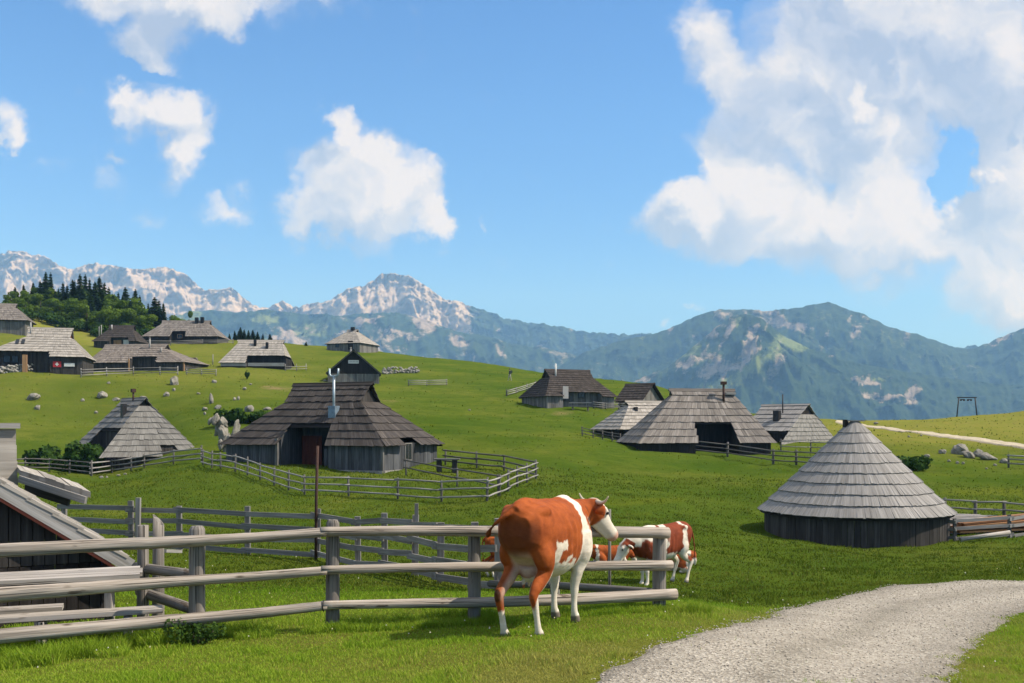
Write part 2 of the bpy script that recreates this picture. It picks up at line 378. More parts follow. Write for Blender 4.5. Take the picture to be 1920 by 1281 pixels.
_fl = [W2(*q) for q in ((1570, 789), (1620, 796), (1680, 804), (1740, 811), (1800, 818), (1860, 826), (1925, 835), (2000, 846))] + [(62, 84)]
_fr = [W2(*q) for q in ((1566, 793), (1616, 800.5), (1676, 809), (1736, 816.5), (1796, 824), (1856, 833), (1921, 844), (1996, 856))] + [(60, 79)]
M_TRACK = mat_gravel('track_surface', (.42, .36, .26), (.52, .45, .33), (.60, .53, .40))
FARPATH, _ = strip('dirt_track', _fl, _fr, M_TRACK, .12, 12, 120, .4, 'pale dirt track crossing the far meadow', 'track')

# ---- mountains
SKA = [(-900,560),(-500,540),(-250,505),(-80,492),(0,480),(22,474),(45,474),(70,480),(95,492),(112,503),(130,504),(150,500),(180,496),(205,500),(222,506),(245,503),(265,507),(285,501),(315,500),(345,510),(362,528),(380,544),(405,545),(430,540),(450,552),(472,572),(500,578),(520,570),(530,565),(541,567),(550,574),(562,576),(575,569),(600,569),(625,560),(650,545),(680,539),(700,526),(716,514),(740,513),(766,516),(780,528),(800,540),(822,558),(838,566),(868,569),(900,580),(940,597),(975,601),(1010,606),(1060,613),(1100,622),(1150,629),(1200,628),(1260,628),(1400,640),(1700,660),(2000,640),(2900,620)]
SKB = [(-900,700),(-300,670),(150,640),(300,600),(360,584),(400,583),(440,588),(470,584),(500,582),(530,586),(560,588),(600,591),(650,590),(700,588),(745,586),(790,596),(830,612),(870,622),(910,630),(960,645),(1020,652),(1100,672),(1200,700),(1300,715),(2900,720)]
SKC = [(-900,760),(900,740),(1020,700),(1100,660),(1160,640),(1200,631),(1235,624),(1262,612),(1290,599),(1325,585),(1350,580),(1390,579),(1410,582),(1440,586),(1465,582),(1485,578),(1510,575),(1535,571),(1552,566),(1566,570),(1590,580),(1625,594),(1650,605),(1690,621),(1725,629),(1760,641),(1790,652),(1812,655),(1835,650),(1862,639),(1890,627),(1925,614),(2000,585),(2150,560),(2400,540),(2900,580)]
SKD = [(-900,790),(900,790),(1080,760),(1180,720),(1250,690),(1300,650),(1340,615),(1372,592),(1400,590),(1430,600),(1470,630),(1520,655),(1580,675),(1650,690),(1720,700),(1800,712),(1900,722),(2100,735),(2900,760)]
def lerp_sky(S, px): a = np.array(S, float); return np.interp(px, a[:, 0], a[:, 1])
def ridge_mesh(name, S, Yr, W, zb, nc, nr, seed, px0, px1, spur, rough, mat, maskfn, label):
    px = np.linspace(px0, px1, nc)
    H = (HZ - lerp_sky(S, px)) / F * Yr + CZ
    jag = ((fbm(px / 16, px * 0, 4, seed + 5, .6) - .5) * 7 + (ridged(px / 9, px * 0, 3, seed + 6, .6) - .6) * 5) * rough * Yr / F
    H = H + jag
    t = np.linspace(0, 1, nr)
    Y = np.concatenate([Yr - W * (1 - t), Yr + W * .25 * np.linspace(.08, 1, 10)])
    PX, Yg = np.meshgrid(px, Y)
    Xw = (PX - 960) / F * Yr; X = Xw + (PX - 960) / F * (Yg - Yr) * .8
    s = np.where(Yg <= Yr, 1 - (Yr - Yg) / W, np.clip(1 - (Yg - Yr) / (W * .25) * .6, 0, 1))
    bell = np.clip(s * 3, 0, 1) * np.clip((1 - s) * 5, 0, 1) ** .7
    wx_ = (fbm(Xw / 500, Yg / 500, 3, seed + 9) - .5) * 500; Xr = Xw * .86 + Yg * .5 + wx_; Yr_ = Yg * .86 - Xw * .5
    n = .55 * ridged(Xr / spur, Yr_ / (spur * 1.9), 7, seed, .56) + .45 * ridged((Xw - wx_) / (spur * .7), Yg / (spur * 1.2), 6, seed + 2, .56)
    s2 = s + (n - .55) * .30 * bell
    Hb = np.broadcast_to(H[None], s.shape)
    Z = zb + (Hb - zb) * np.clip(s2, 0, 1.2) ** 1.25
    Z = Z + (ridged(Xw / (spur * .22), Yg / (spur * .3), 4, seed + 3) - .6) * (Hb - zb) * .07 * bell
    Z = np.where(Yg > Yr, np.minimum(Z, Hb), Z)
    Z = np.minimum(Z, CZ + (Hb - CZ) / Yr * np.minimum(Yg, Yr) - .0) if False else Z
    crag = .78 * ridged(Xr / (spur * .55), Yr_ / (spur * .9) + Z / 420, 6, seed + 21, .6) + .22 * ridged(Xw / (spur * .16), Z / (spur * .22), 5, seed + 22, .6)
    Ym = Yg - (crag - .55) * rough * spur * .95
    msk = maskfn(PX, HZ - (Z - CZ) / Yg * F, s, n, Xw, Yg, seed)
    o = np_mesh(name, np.stack([X * Ym / Yg, Ym, Z], -1).reshape(-1, 3), grid_faces(*X.shape), mat, smooth=True, attrs={'mask': ('POINT', msk.reshape(-1, 3))})
    return tag(o, label, 'mountain', kind='structure')
def mat_mount():
    m, nt, b = newmat('mountain_cover', .95, .05)
    pos = N(nt, 'ShaderNodeNewGeometry').outputs['Position']
    at = N(nt, 'ShaderNodeAttribute', attribute_name='mask')
    sp = N(nt, 'ShaderNodeSeparateColor'); nt.links.new(at.outputs['Color'], sp.inputs[0])
    n1 = noise(nt, mapping(nt, pos, (1, .6, 1.8), rot=(0, .5, .3)), .016, 9, .74); n2 = noise(nt, pos, .05, 6, .7); nf = noise(nt, pos, .035, 5, .7)
    rock = ramp(nt, n1, [(.28, (.22, .176, .134)), (.48, (.40, .33, .257)), (.72, (.55, .46, .365))])
    rock = mixc(nt, ramp(nt, n2, [(.5, (0,0,0)), (.75, (.6,.6,.6))]), rock, (.19, .175, .16))
    rock = mixc(nt, sp.outputs[2], rock, (.55, .55, .55), 'MULTIPLY')
    forest = ramp(nt, nf, [(.3, (.010, .022, .010)), (.5, (.022, .042, .016)), (.72, (.046, .072, .026))])
    mead = ramp(nt, n2, [(.3, (.10, .14, .035)), (.7, (.17, .20, .06))])
    # sharpen masks with noise
    kr = ramp(nt, math_(nt, 'ADD', sp.outputs[0], math_(nt, 'MULTIPLY', math_(nt, 'SUBTRACT', n1, .5), 2.2)), [(.36, (0,0,0)), (.66, (1,1,1))])
    km = ramp(nt, math_(nt, 'ADD', sp.outputs[1], math_(nt, 'MULTIPLY', math_(nt, 'SUBTRACT', n2, .5), 1.0)), [(.40, (0,0,0)), (.62, (1,1,1))])
    c = mixc(nt, km, forest, mead); c = mixc(nt, kr, c, rock)
    nt.links.new(c, b.inputs['Base Color'])
    bump(nt, b, math_(nt, 'ADD', n1, math_(nt, 'MULTIPLY', nf, .5)), .8, 16)
    return m
M_MT = mat_mount()
def blob(PX, PY, cx, cy, rx, ry, rot=0):
    PX = PX + (fbm(PX / 14, PY / 14, 4, 201, .6) - .5) * 34; PY = PY + (fbm(PX / 14 + 40, PY / 14, 4, 202, .6) - .5) * 22
    a = R(rot); dx = PX - cx; dy = PY - cy
    u = (dx * math.cos(a) + dy * math.sin(a)) / rx; v = (-dx * math.sin(a) + dy * math.cos(a)) / ry
    return np.clip((1.3 - np.sqrt(u * u + v * v)) * (.45 + 1.2 * ridged(u * 1.6 + cx, v * .7 + cy, 3, 203)), 0, 1)
def soft(PX, PY, cx, cy, rx, ry, rot=0):
    PX = PX + (fbm(PX / 22, PY / 22, 4, 207, .6) - .5) * 40; PY = PY + (fbm(PX / 22 + 40, PY / 22, 4, 208, .6) - .5) * 24
    a = R(rot); dx = PX - cx; dy = PY - cy; u = (dx * math.cos(a) + dy * math.sin(a)) / rx; v = (-dx * math.sin(a) + dy * math.cos(a)) / ry
    return np.clip(1.2 - np.sqrt(u * u + v * v), 0, 1)
def mkA(PX, PY, s, n, X, Y, seed):
    r = sstep(900, 860, PX) * 1.0
    r = np.maximum(r, .15 + .3 * n * sstep(1000, 800, PX))
    return np.stack([r, .1 + 0 * r, 0 * r], -1)
def mkB(PX, PY, s, n, X, Y, seed):
    st = ridged(PX / 60, PY / 38, 4, 61) - .5
    r = np.clip(.10 + 1.25 * np.clip(st, 0, 1) * sstep(.2, .7, fbm(PX / 120, PY / 70, 3, 62)) * sstep(430, 620, PX), 0, .62)
    for q in ((545, 640, 30, 26, -40), (830, 585, 26, 34, -40), (800, 600, 30, 26, 20), (730, 620, 60, 6, 10), (860, 640, 24, 10, 30), (880, 680, 8, 22, 30), (940, 660, 10, 18, -30), (690, 600, 30, 7, -10)):
        r = np.maximum(r, blob(PX, PY, *q) * .85)
    mm = .25 + .5 * sstep(.5, .7, fbm(PX / 50, PY / 20, 3, 64)) * sstep(900, 400, PX)
    return np.stack([r, mm, .8 + 0 * r], -1)
def mkC(PX, PY, s, n, X, Y, seed):
    r = .12 + 0 * PX
    for q in ((1455, 600, 32, 14, 25), (1490, 612, 30, 10, 10), (1870, 640, 30, 5, -30)):
        r = np.maximum(r, blob(PX, PY, *q) * .75)
    r = np.maximum(r, .5 * sstep(.66, .82, ridged(PX / 40 + PY / 70, PY / 80, 4, 68)) * sstep(690, 620, PY)); return np.stack([r, .14 + .24 * sstep(.5, .7, fbm(PX / 50, PY / 24, 4, 69)), .8 + 0 * r], -1)
def mkD(PX, PY, s, n, X, Y, seed):
    r = .08 + 0 * PX
    for q in ((1340, 615, 34, 10, -25), (1300, 640, 34, 8, -20), (1408, 630, 10, 26, 35), (1395, 660, 16, 24, 40), (1330, 690, 14, 40, 55), (1215, 690, 22, 34, 30), (1180, 715, 30, 14, -30), (1350, 700, 8, 22, 20), (1620, 715, 30, 9, 10), (1700, 735, 12, 24, 30), (1555, 668, 14, 4, 5), (1640, 745, 40, 8, 0)):
        r = np.maximum(r, blob(PX, PY, *q) * .8)
    mm = .10 + .28 * sstep(.45, .7, fbm(PX / 46, PY / 24, 4, 66)) * sstep(1650, 1350, PX)
    r = np.maximum(r, .62 * sstep(.60, .78, ridged(PX / 34 + PY / 60, PY / 90, 4, 67)) * sstep(1560, 1400, PX) * sstep(760, 700, PY))
    for q in ((1482, 642, 74, 30, -12), (1410, 684, 120, 22, -33), (1325, 728, 80, 20, -35), (1290, 660, 40, 10, -30), (1385, 605, 12, 18, -30), (1245, 660, 40, 6, -20), (1640, 712, 40, 5, 8)):
        mm = np.maximum(mm, soft(PX, PY, *q) * .8)
    return np.stack([r, mm, .7 + 0 * r], -1)
MTA = ridge_mesh('limestone_mountains', SKA, 5750, 1050, -420, 1500, 190, 31, -800, 2700, 420, 1.0, M_MT, mkA, 'pale grey limestone ridge with a flat topped peak on the skyline')
MTB = ridge_mesh('forested_foothills', SKB, 4600, 1900, -420, 900, 120, 41, -800, 2300, 330, .7, M_MT, mkB, 'dark forested foothills with pale scree in front of the limestone ridge')
MTC = ridge_mesh('pointed_mountain', SKC, 4300, 1800, -420, 800, 110, 51, 700, 2800, 420, .5, M_MT, mkC, 'blue green wooded mountain with a pointed summit')
MTD = ridge_mesh('wooded_mountain_spur', SKD, 3400, 1500, -420, 800, 120, 57, 700, 2800, 330, .5, M_MT, mkD, 'wooded spur with rock slides and a bright sloping pasture')
# valley floor under everything out to the haze wall
_vx = np.linspace(-9000, 9000, 40); _vy = np.concatenate([[-2500, -1200, -600, -300, -100, -37], np.linspace(300, 9800, 40)])
VY, VX = np.meshgrid(_vy, _vx, indexing='ij')
VZ = np.where(VY < -30, -12 - 0 * VY, -440 + 240 * sstep(1200, 800, VY))
VZ = np.where((VY >= -40) & (VY < 300), -200, VZ)
valley = np_mesh('valley_floor', np.stack([VX, VY, VZ], -1).reshape(-1, 3), grid_faces(*VX.shape), M_MT, attrs={'mask': ('POINT', np.tile([[.05, .3, 0]], (VX.size, 1)))})
tag(valley, 'wooded valley floor far below the meadow', 'valley', kind='structure')

# ---- haze
def mat_haze(density, colr):
    m = bpy.data.materials.new('haze_air'); m.use_nodes = True; nt = m.node_tree; nt.nodes.clear()
    o = nt.nodes.new('ShaderNodeOutputMaterial'); v = nt.nodes.new('ShaderNodeVolumePrincipled')
    v.inputs['Color'].default_value = (*colr, 1); v.inputs['Density'].default_value = density; v.inputs['Anisotropy'].default_value = 0.0
    v.inputs['Absorption Color'].default_value = (1, 1, 1, 1)
    nt.links.new(v.outputs[0], o.inputs['Volume']); return m
hb = MB(); hb.box((0, 3600, 440), (19000, 12800, 1800))
HAZE = hb.build('haze', mat_haze(1.32e-4, (.28, .56, 1.0)))
tag(HAZE, 'thin blue summer haze over the valley and mountains', 'haze', kind='stuff')

# ---- sky with clouds, sun
SUN_AZ = R(-4); SUN_EL = R(48)
def N2D(nt, p, s):
    n = N(nt, 'ShaderNodeTexNoise', Scale=s, Detail=4.0, Roughness=.6, noise_dimensions='2D'); nt.links.new(p, n.inputs['Vector']); return n.outputs['Fac']
def build_world():
    w = bpy.data.worlds.new('World'); sc.world = w; w.use_nodes = True; nt = w.node_tree; nt.nodes.clear()
    out = nt.nodes.new('ShaderNodeOutputWorld'); bg = nt.nodes.new('ShaderNodeBackground')
    sky = nt.nodes.new('ShaderNodeTexSky'); sky.sky_type = 'NISHITA'; sky.sun_disc = False
    sky.sun_elevation = SUN_EL; sky.sun_rotation = math.pi / 2 - SUN_AZ
    sky.altitude = 1600; sky.air_density = 1.0; sky.dust_density = .35; sky.ozone_density = 2.0
    tc = nt.nodes.new('ShaderNodeTexCoord').outputs['Generated']
    sp = nt.nodes.new('ShaderNodeSeparateXYZ'); nt.links.new(tc, sp.inputs[0])
    yy = math_(nt, 'MAXIMUM', math_(nt, 'ABSOLUTE', sp.outputs[1]), .15)
    u = math_(nt, 'DIVIDE', sp.outputs[0], yy); v = math_(nt, 'DIVIDE', sp.outputs[2], yy)
    cb = nt.nodes.new('ShaderNodeCombineXYZ'); nt.links.new(u, cb.inputs[0]); nt.links.new(v, cb.inputs[1]); p = cb.outputs[0]
    # domain warp for ragged cloud edges
    wn = N(nt, 'ShaderNodeTexNoise', Scale=11.0, Detail=5.0, Roughness=.62, noise_dimensions='2D'); nt.links.new(p, wn.inputs['Vector'])
    wv = nt.nodes.new('ShaderNodeVectorMath'); wv.operation = 'SUBTRACT'; nt.links.new(wn.outputs['Color'], wv.inputs[0]); wv.inputs[1].default_value = (.5, .5, .5)
    ws = nt.nodes.new('ShaderNodeVectorMath'); ws.operation = 'MULTIPLY'; nt.links.new(wv.outputs[0], ws.inputs[0]); ws.inputs[1].default_value = (.085, .085, 0)
    wa = nt.nodes.new('ShaderNodeVectorMath'); wa.operation = 'ADD'; nt.links.new(p, wa.inputs[0]); nt.links.new(ws.outputs[0], wa.inputs[1])
    q = wa.outputs[0]
    def field(vec, blobs):
        acc = None
        for cx, cy, rx, ry, rot, wt in blobs:
            mp = mapping(nt, vec, (rx / F, ry / F, 1), ((cx - 960) / F, (HZ - cy) / F, 0), (0, 0, R(-rot)), 'TEXTURE')
            gr = nt.nodes.new('ShaderNodeTexGradient'); gr.gradient_type = 'SPHERICAL'; nt.links.new(mp, gr.inputs[0])
            t = math_(nt, 'MULTIPLY', gr.outputs['Fac'], wt) if wt != 1 else gr.outputs['Fac']
            acc = t if acc is None else math_(nt, 'ADD', acc, t)
        return acc
    thick = [(1480,425,330,95,0,1),(1262,392,85,60,0,1),(1370,400,130,110,0,.8),(1640,390,170,190,0,.9),(1390,345,95,75,0,.8),(1350,275,85,75,0,.55),(1500,270,190,170,0,.8),
             (1570,110,270,220,0,1),(1335,95,80,140,-25,.8),(1400,165,60,70,0,.5),(1720,40,260,190,0,.9),(1860,90,240,200,0,1),(1900,280,170,210,0,.9),(1660,230,120,170,0,.8),
             (1890,430,150,130,0,.8),(1840,510,170,120,0,.8),(1905,570,150,90,0,.8),(1740,430,130,90,0,.6),(1960,250,150,420,0,.8),
             (1800,315,46,88,-18,-1.15),(1655,125,20,46,-10,-1.0),(1895,280,13,22,0,-.9),(1545,340,40,30,0,-.3),
             (268,142,70,16,0,-.8),(300,0,230,90,0,1),(280,95,75,75,0,.9),(430,-15,160,65,0,.7),(600,5,130,75,0,.42),(200,0,120,50,0,.3),
             (288,205,92,64,0,.85),(345,225,58,74,0,.7),(335,300,52,70,10,.75),(222,192,52,45,0,.6),(375,255,40,50,0,.3),
             (-8,220,48,68,0,.7),(4,262,40,26,0,.6),(205,325,50,55,0,.36),(90,325,85,38,0,.28),(228,278,26,22,0,.5),(270,370,60,60,0,.16),
             (655,350,112,92,0,.95),(640,250,30,50,-10,.85),(730,355,110,85,0,.85),(590,395,85,66,0,.55),(800,360,62,80,0,.45),(812,422,42,42,0,.75),(670,415,180,60,0,.7),(700,280,70,55,0,.7),(590,300,60,45,0,.5),(785,292,34,26,0,.4),
             (432,398,65,42,0,.62),(472,350,48,36,0,.4),(290,400,40,35,0,.26),(826,470,42,24,0,.42),(905,460,26,28,0,.18),(912,395,14,14,0,.2),
             (1320,588,32,14,0,.4),(1240,620,24,14,0,.4),(1660,520,22,16,0,.28),(1690,555,50,30,0,.2)]
    D1 = field(q, [b for b in thick if abs(b[5]) >= .6]); D = math_(nt, 'ADD', D1, field(q, [b for b in thick if abs(b[5]) < .6]))
    fine = N(nt, 'ShaderNodeTexNoise', Scale=26.0, Detail=6.0, Roughness=.62, noise_dimensions='2D'); nt.links.new(p, fine.inputs['Vector']); fine = fine.outputs['Fac']
    def puff(vec):
        vo = N(nt, 'ShaderNodeTexVoronoi', Scale=15.0, Detail=2.0, Roughness=.55, voronoi_dimensions='2D'); vo.feature = 'SMOOTH_F1'; vo.normalize = True; vo.inputs['Smoothness'].default_value = .35
        nt.links.new(vec, vo.inputs['Vector']); return math_(nt, 'SUBTRACT', 1.0, vo.outputs['Distance'])
    pf = puff(q)
    dens = math_(nt, 'ADD', D, math_(nt, 'ADD', math_(nt, 'MULTIPLY', math_(nt, 'SUBTRACT', fine, .5), .26), math_(nt, 'MULTIPLY', math_(nt, 'SUBTRACT', pf, .68), .62)))
    al = nt.nodes.new('ShaderNodeMapRange'); al.interpolation_type = 'SMOOTHSTEP'; nt.links.new(dens, al.inputs[0]); al.inputs[1].default_value = .10; al.inputs[2].default_value = .72
    # self shading: compare the cloud field here with the field a step toward the sun
    off = nt.nodes.new('ShaderNodeVectorMath'); off.operation = 'ADD'; nt.links.new(q, off.inputs[0]); off.inputs[1].default_value = (.020, .026, 0)
    n2 = N(nt, 'ShaderNodeTexNoise', Scale=13.0, Detail=5.0, Roughness=.58, noise_dimensions='2D'); nt.links.new(q, n2.inputs['Vector'])
    n3 = N(nt, 'ShaderNodeTexNoise', Scale=13.0, Detail=5.0, Roughness=.58, noise_dimensions='2D'); nt.links.new(off.outputs[0], n3.inputs['Vector'])
    D2 = field(off.outputs[0], [b for b in thick if abs(b[5]) >= .6])
    pl = math_(nt, 'MULTIPLY', math_(nt, 'SUBTRACT', pf, puff(off.outputs[0])), .85)
    lit = math_(nt, 'ADD', math_(nt, 'ADD', pl, math_(nt, 'MULTIPLY', math_(nt, 'SUBTRACT', n2.outputs['Fac'], n3.outputs['Fac']), 1.5)), math_(nt, 'MULTIPLY', math_(nt, 'SUBTRACT', D1, D2), .9))
    # thick cores are seen from below: greyer toward the top of the big banks
    core = ramp(nt, math_(nt, 'MULTIPLY', v, 1.0), [(.20, (0,0,0)), (.42, (1,1,1))])
    lit = math_(nt, 'SUBTRACT', math_(nt, 'ADD', lit, .64), math_(nt, 'MULTIPLY', math_(nt, 'MULTIPLY', core, math_(nt, 'MINIMUM', D1, 1.0)), .42), clamp=True)
    cc = ramp(nt, lit, [(.0, (.42, .50, .68)), (.35, (.56, .62, .76)), (.65, (.74, .76, .82)), (1.0, (.92, .89, .88))])
    # sky colour
    sk = N(nt, 'ShaderNodeHueSaturation', Saturation=SKY_SAT, Value=1.0); nt.links.new(sky.outputs[0], sk.inputs['Color'])
    skt = mixc(nt, 1.0, sk.outputs[0], SKY_TINT, 'MULTIPLY')
    skt = mixc(nt, 1.0, skt, ramp(nt, v, [(.04, (.56, .62, .73)), (.16, (.78, .83, .90)), (.32, (1, 1, 1))]), 'MULTIPLY')
    scl = nt.nodes.new('ShaderNodeVectorMath'); scl.operation = 'SCALE'; nt.links.new(cc, scl.inputs[0]); scl.inputs['Scale'].default_value = CLOUD_GAIN / SKY_STR
    front = math_(nt, 'MULTIPLY', math_(nt, 'MULTIPLY', al.outputs[0], .96), math_(nt, 'GREATER_THAN', sp.outputs[2], 0.0))
    fill_cloud = math_(nt, 'MULTIPLY', ramp(nt, v, [(.46, (0,0,0)), (.75, (1,1,1))]), ramp(nt, N2D(nt, p, 2.2), [(.26, (0,0,0)), (.46, (.95,.95,.95))]))  # unseen cloud cover overhead, added to brighten the ambient fill
    front = math_(nt, 'MAXIMUM', front, fill_cloud)
    fin = mixc(nt, front, skt, scl.outputs[0])
    nt.links.new(fin, bg.inputs[0]); bg.inputs[1].default_value = SKY_STR; nt.links.new(bg.outputs[0], out.inputs[0])
    w.cycles.sampling_method = 'MANUAL'; w.cycles.sample_map_resolution = 512
SKY_STR = .11; SKY_SAT = 1.1; SKY_TINT = (.60, .88, 1.18); CLOUD_GAIN = .62
build_world()
sl = bpy.data.lights.new('sun', 'SUN'); sl.energy = 4.2; sl.angle = R(.55); sl.color = (1.0, .95, .87)
so = link(bpy.data.objects.new('sun', sl))
sd = Vector((math.cos(SUN_AZ) * math.cos(SUN_EL), math.sin(SUN_AZ) * math.cos(SUN_EL), math.sin(SUN_EL)))
so.rotation_euler = sd.to_track_quat('Z', 'Y').to_euler(); so.location = (60, -20, 60)
# ---- camera
cam = bpy.data.cameras.new('camera'); co = link(bpy.data.objects.new('camera', cam))
co.location = (0, 0, CZ); co.rotation_euler = (R(90), 0, 0)
cam.sensor_width = 36; cam.lens = 36 * F / 1920; cam.shift_y = (HZ - 640.5) / 1920; cam.clip_start = .1; cam.clip_end = 30000
sc.camera = co
sc.view_settings.view_transform = 'Standard'; sc.view_settings.look = 'None'; sc.view_settings.exposure = .65; sc.view_settings.gamma = 1
sc.cycles.volume_bounces = 1; sc.cycles.max_bounces = 8; sc.cycles.diffuse_bounces = 3; sc.cycles.transparent_max_bounces = 8
sc.cycles.use_denoising = True
# ================================================================== HUTS
M_SH_DARK = mat_wood('shingles_dark', (.022, .019, .018), (.058, .050, .046), (.105, .092, .082), 9, .5, .85, rnd=.7, blotch=.25)
M_SH_GREY = mat_wood('shingles_grey', (.125, .118, .112), (.235, .225, .215), (.345, .33, .315), 16, .5, .75, rnd=.35, blotch=.15)
M_SH_GREY2 = mat_wood('shingles_silver', (.085, .082, .078), (.16, .155, .148), (.245, .237, .226), 14, .5, .75, rnd=.45, blotch=.2)
M_SH_BROWN = mat_wood('shingles_brown', (.10, .085, .072), (.20, .172, .15), (.31, .275, .245), 9, .5, .85, rnd=.6, blotch=.22)
M_SH_PALE = mat_wood('shingles_pale', (.17, .155, .135), (.31, .285, .255), (.43, .40, .365), 9, .5, .8, rnd=.45, blotch=.15)
M_SH_MID = mat_wood('shingles_weathered', (.085, .075, .066), (.185, .165, .150), (.30, .275, .25), 9, .5, .85, rnd=.65, blotch=.25)
M_SH_BLACK = mat_wood('shingles_black_brown', (.018, .015, .014), (.048, .040, .036), (.085, .073, .066), 9, .5, .85, rnd=.6, blotch=.25)
M_WALL_BLUE = mat_wood('planks_blue_grey', (.032, .035, .040), (.074, .078, .086), (.135, .137, .142), 14, .7, .9, rnd=.75, blotch=.3)
M_WALL_DARK = mat_wood('planks_dark', (.020, .018, .018), (.048, .044, .042), (.088, .08, .074), 14, .7, .9, rnd=.7, blotch=.3)
M_WALL_GREY = mat_wood('planks_grey', (.07, .068, .064), (.15, .145, .138), (.25, .24, .23), 14, .7, .9, rnd=.7, blotch=.25)
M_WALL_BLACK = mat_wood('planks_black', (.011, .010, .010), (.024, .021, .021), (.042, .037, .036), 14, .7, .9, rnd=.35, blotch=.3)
M_DOOR_RED = mat_wood('door_red', (.035, .010, .008), (.075, .020, .014), (.11, .032, .02), 12, .7, .8, rnd=.4)
M_TRIM = mat_wood('trim_pale', (.16, .15, .14), (.30, .29, .28), (.42, .41, .40), 20, .8, .8, rnd=.3, blotch=.12)
M_WARM = mat_wood('new_wood', (.22, .12, .06), (.36, .21, .11), (.48, .31, .18), 16, .8, .8, rnd=.3, blotch=.1)
M_GLASS = mat_plain('window_glass', (.02, .025, .03), .12, 0, .2)
M_STEEL = mat_plain('flue_steel', (.34, .41, .45), .45, .5, .12)
M_BLACKMETAL = mat_plain('black_metal', (.018, .018, .02), .5, .3)
M_RUST = mat_plain('rusty_iron', (.055, .028, .022), .85, .2, .35, 20)
M_WHITE = mat_plain('white_paint', (.62, .62, .60), .6, 0, .08)
M_RED = mat_plain('red_cloth', (.42, .03, .04), .8, 0, .2)
M_SIGNGREY = mat_plain('sign_grey', (.30, .30, .30), .7, 0, .1)
def mat_rust_stain():
    return M_RUST
def mat_rock(name, a, b_, c_):
    m, nt, b = newmat(name, .92, .15)
    ob = N(nt, 'ShaderNodeTexCoord').outputs['Object']
    n1 = noise(nt, ob, 2.3, 7, .68); n2 = noise(nt, ob, 9, 5, .7)
    c = ramp(nt, n1, [(.3, a), (.5, b_), (.72, c_)])
    c = mixc(nt, ramp(nt, n2, [(.56, (0,0,0)), (.74, (.7,.7,.7))]), c, (.07, .065, .055))
    nt.links.new(c, b.inputs['Base Color']); bump(nt, b, math_(nt, 'ADD', n1, n2), .8, .08); return m
M_ROCK = mat_rock('limestone', (.125, .115, .098), (.235, .22, .19), (.345, .325, .285))
M_STONEWALL = mat_rock('stone_footing', (.16, .155, .14), (.27, .26, .24), (.38, .37, .34))

def shingle_plane(mb, TL, TR, BL, BR, n, nrm, ax=0, notches=(), sw=.34, lift=.075, over=.12, thick=.035):
    """n overlapping courses of boards on the quad; notches: (a_top0,a_top1,a_bot0,a_bot1,ztop) in local coordinate ax"""
    TL, TR, BL, BR = map(Vector, (TL, TR, BL, BR)); nrm = Vector(nrm).normalized()
    for k in range(n):
        t0 = k / n; t1 = min(1.0, (k + 1) / n); tt = max(0, t0 - over / n)
        a0, b0 = TL.lerp(BL, tt), TR.lerp(BR, tt); a1, b1 = TL.lerp(BL, t1), TR.lerp(BR, t1)
        w = max((b1 - a1).length, .05); m = max(1, round(w / sw))
        cuts = [i / m for i in range(m + 1)]; gaps = []
        tm = (t0 + t1) / 2; zt = a1.z * .5 + a0.z * .5
        for (p0, p1, q0, q1, ztop) in notches:
            if zt < ztop:
                zb = BL.z; f = 0 if ztop - zb < 1e-4 else min(1, max(0, (ztop - a1.z) / (ztop - zb)))
                lo = p0 + (q0 - p0) * f; hi = p1 + (q1 - p1) * f; den = (b1[ax] - a1[ax])
                s0, s1 = sorted(((lo - a1[ax]) / den, (hi - a1[ax]) / den)); s0 = max(0, s0); s1 = min(1, s1)
                if s1 > s0: gaps.append((s0, s1))
        for s0, s1 in gaps:
            cuts = [c for c in cuts if not (s0 - .35 / m < c < s1 + .35 / m) or c in (0.0, 1.0)]
            cuts += [s0, s1]
        cuts = sorted(set(cuts)); up0 = nrm * .012
        for i in range(len(cuts) - 1):
            s0, s1 = cuts[i], cuts[i + 1]; sm = (s0 + s1) / 2
            if s1 - s0 < 1e-5 or any(x0 <= sm <= x1 for x0, x1 in gaps): continue
            j = random.uniform(-.035, .035); l = lift * random.uniform(.75, 1.2)
            d = (a1 - a0).normalized() * j
            p = [a0.lerp(b0, s0) + up0, a0.lerp(b0, s1) + up0, a1.lerp(b1, s1) + nrm * l + d, a1.lerp(b1, s0) + nrm * l + d]
            q = [x - nrm * thick for x in p]
            r = min(1, max(0, random.gauss(.5, .22)))
            mb.hexa([q[3], q[2], q[1], q[0], p[3], p[2], p[1], p[0]], 0, r)

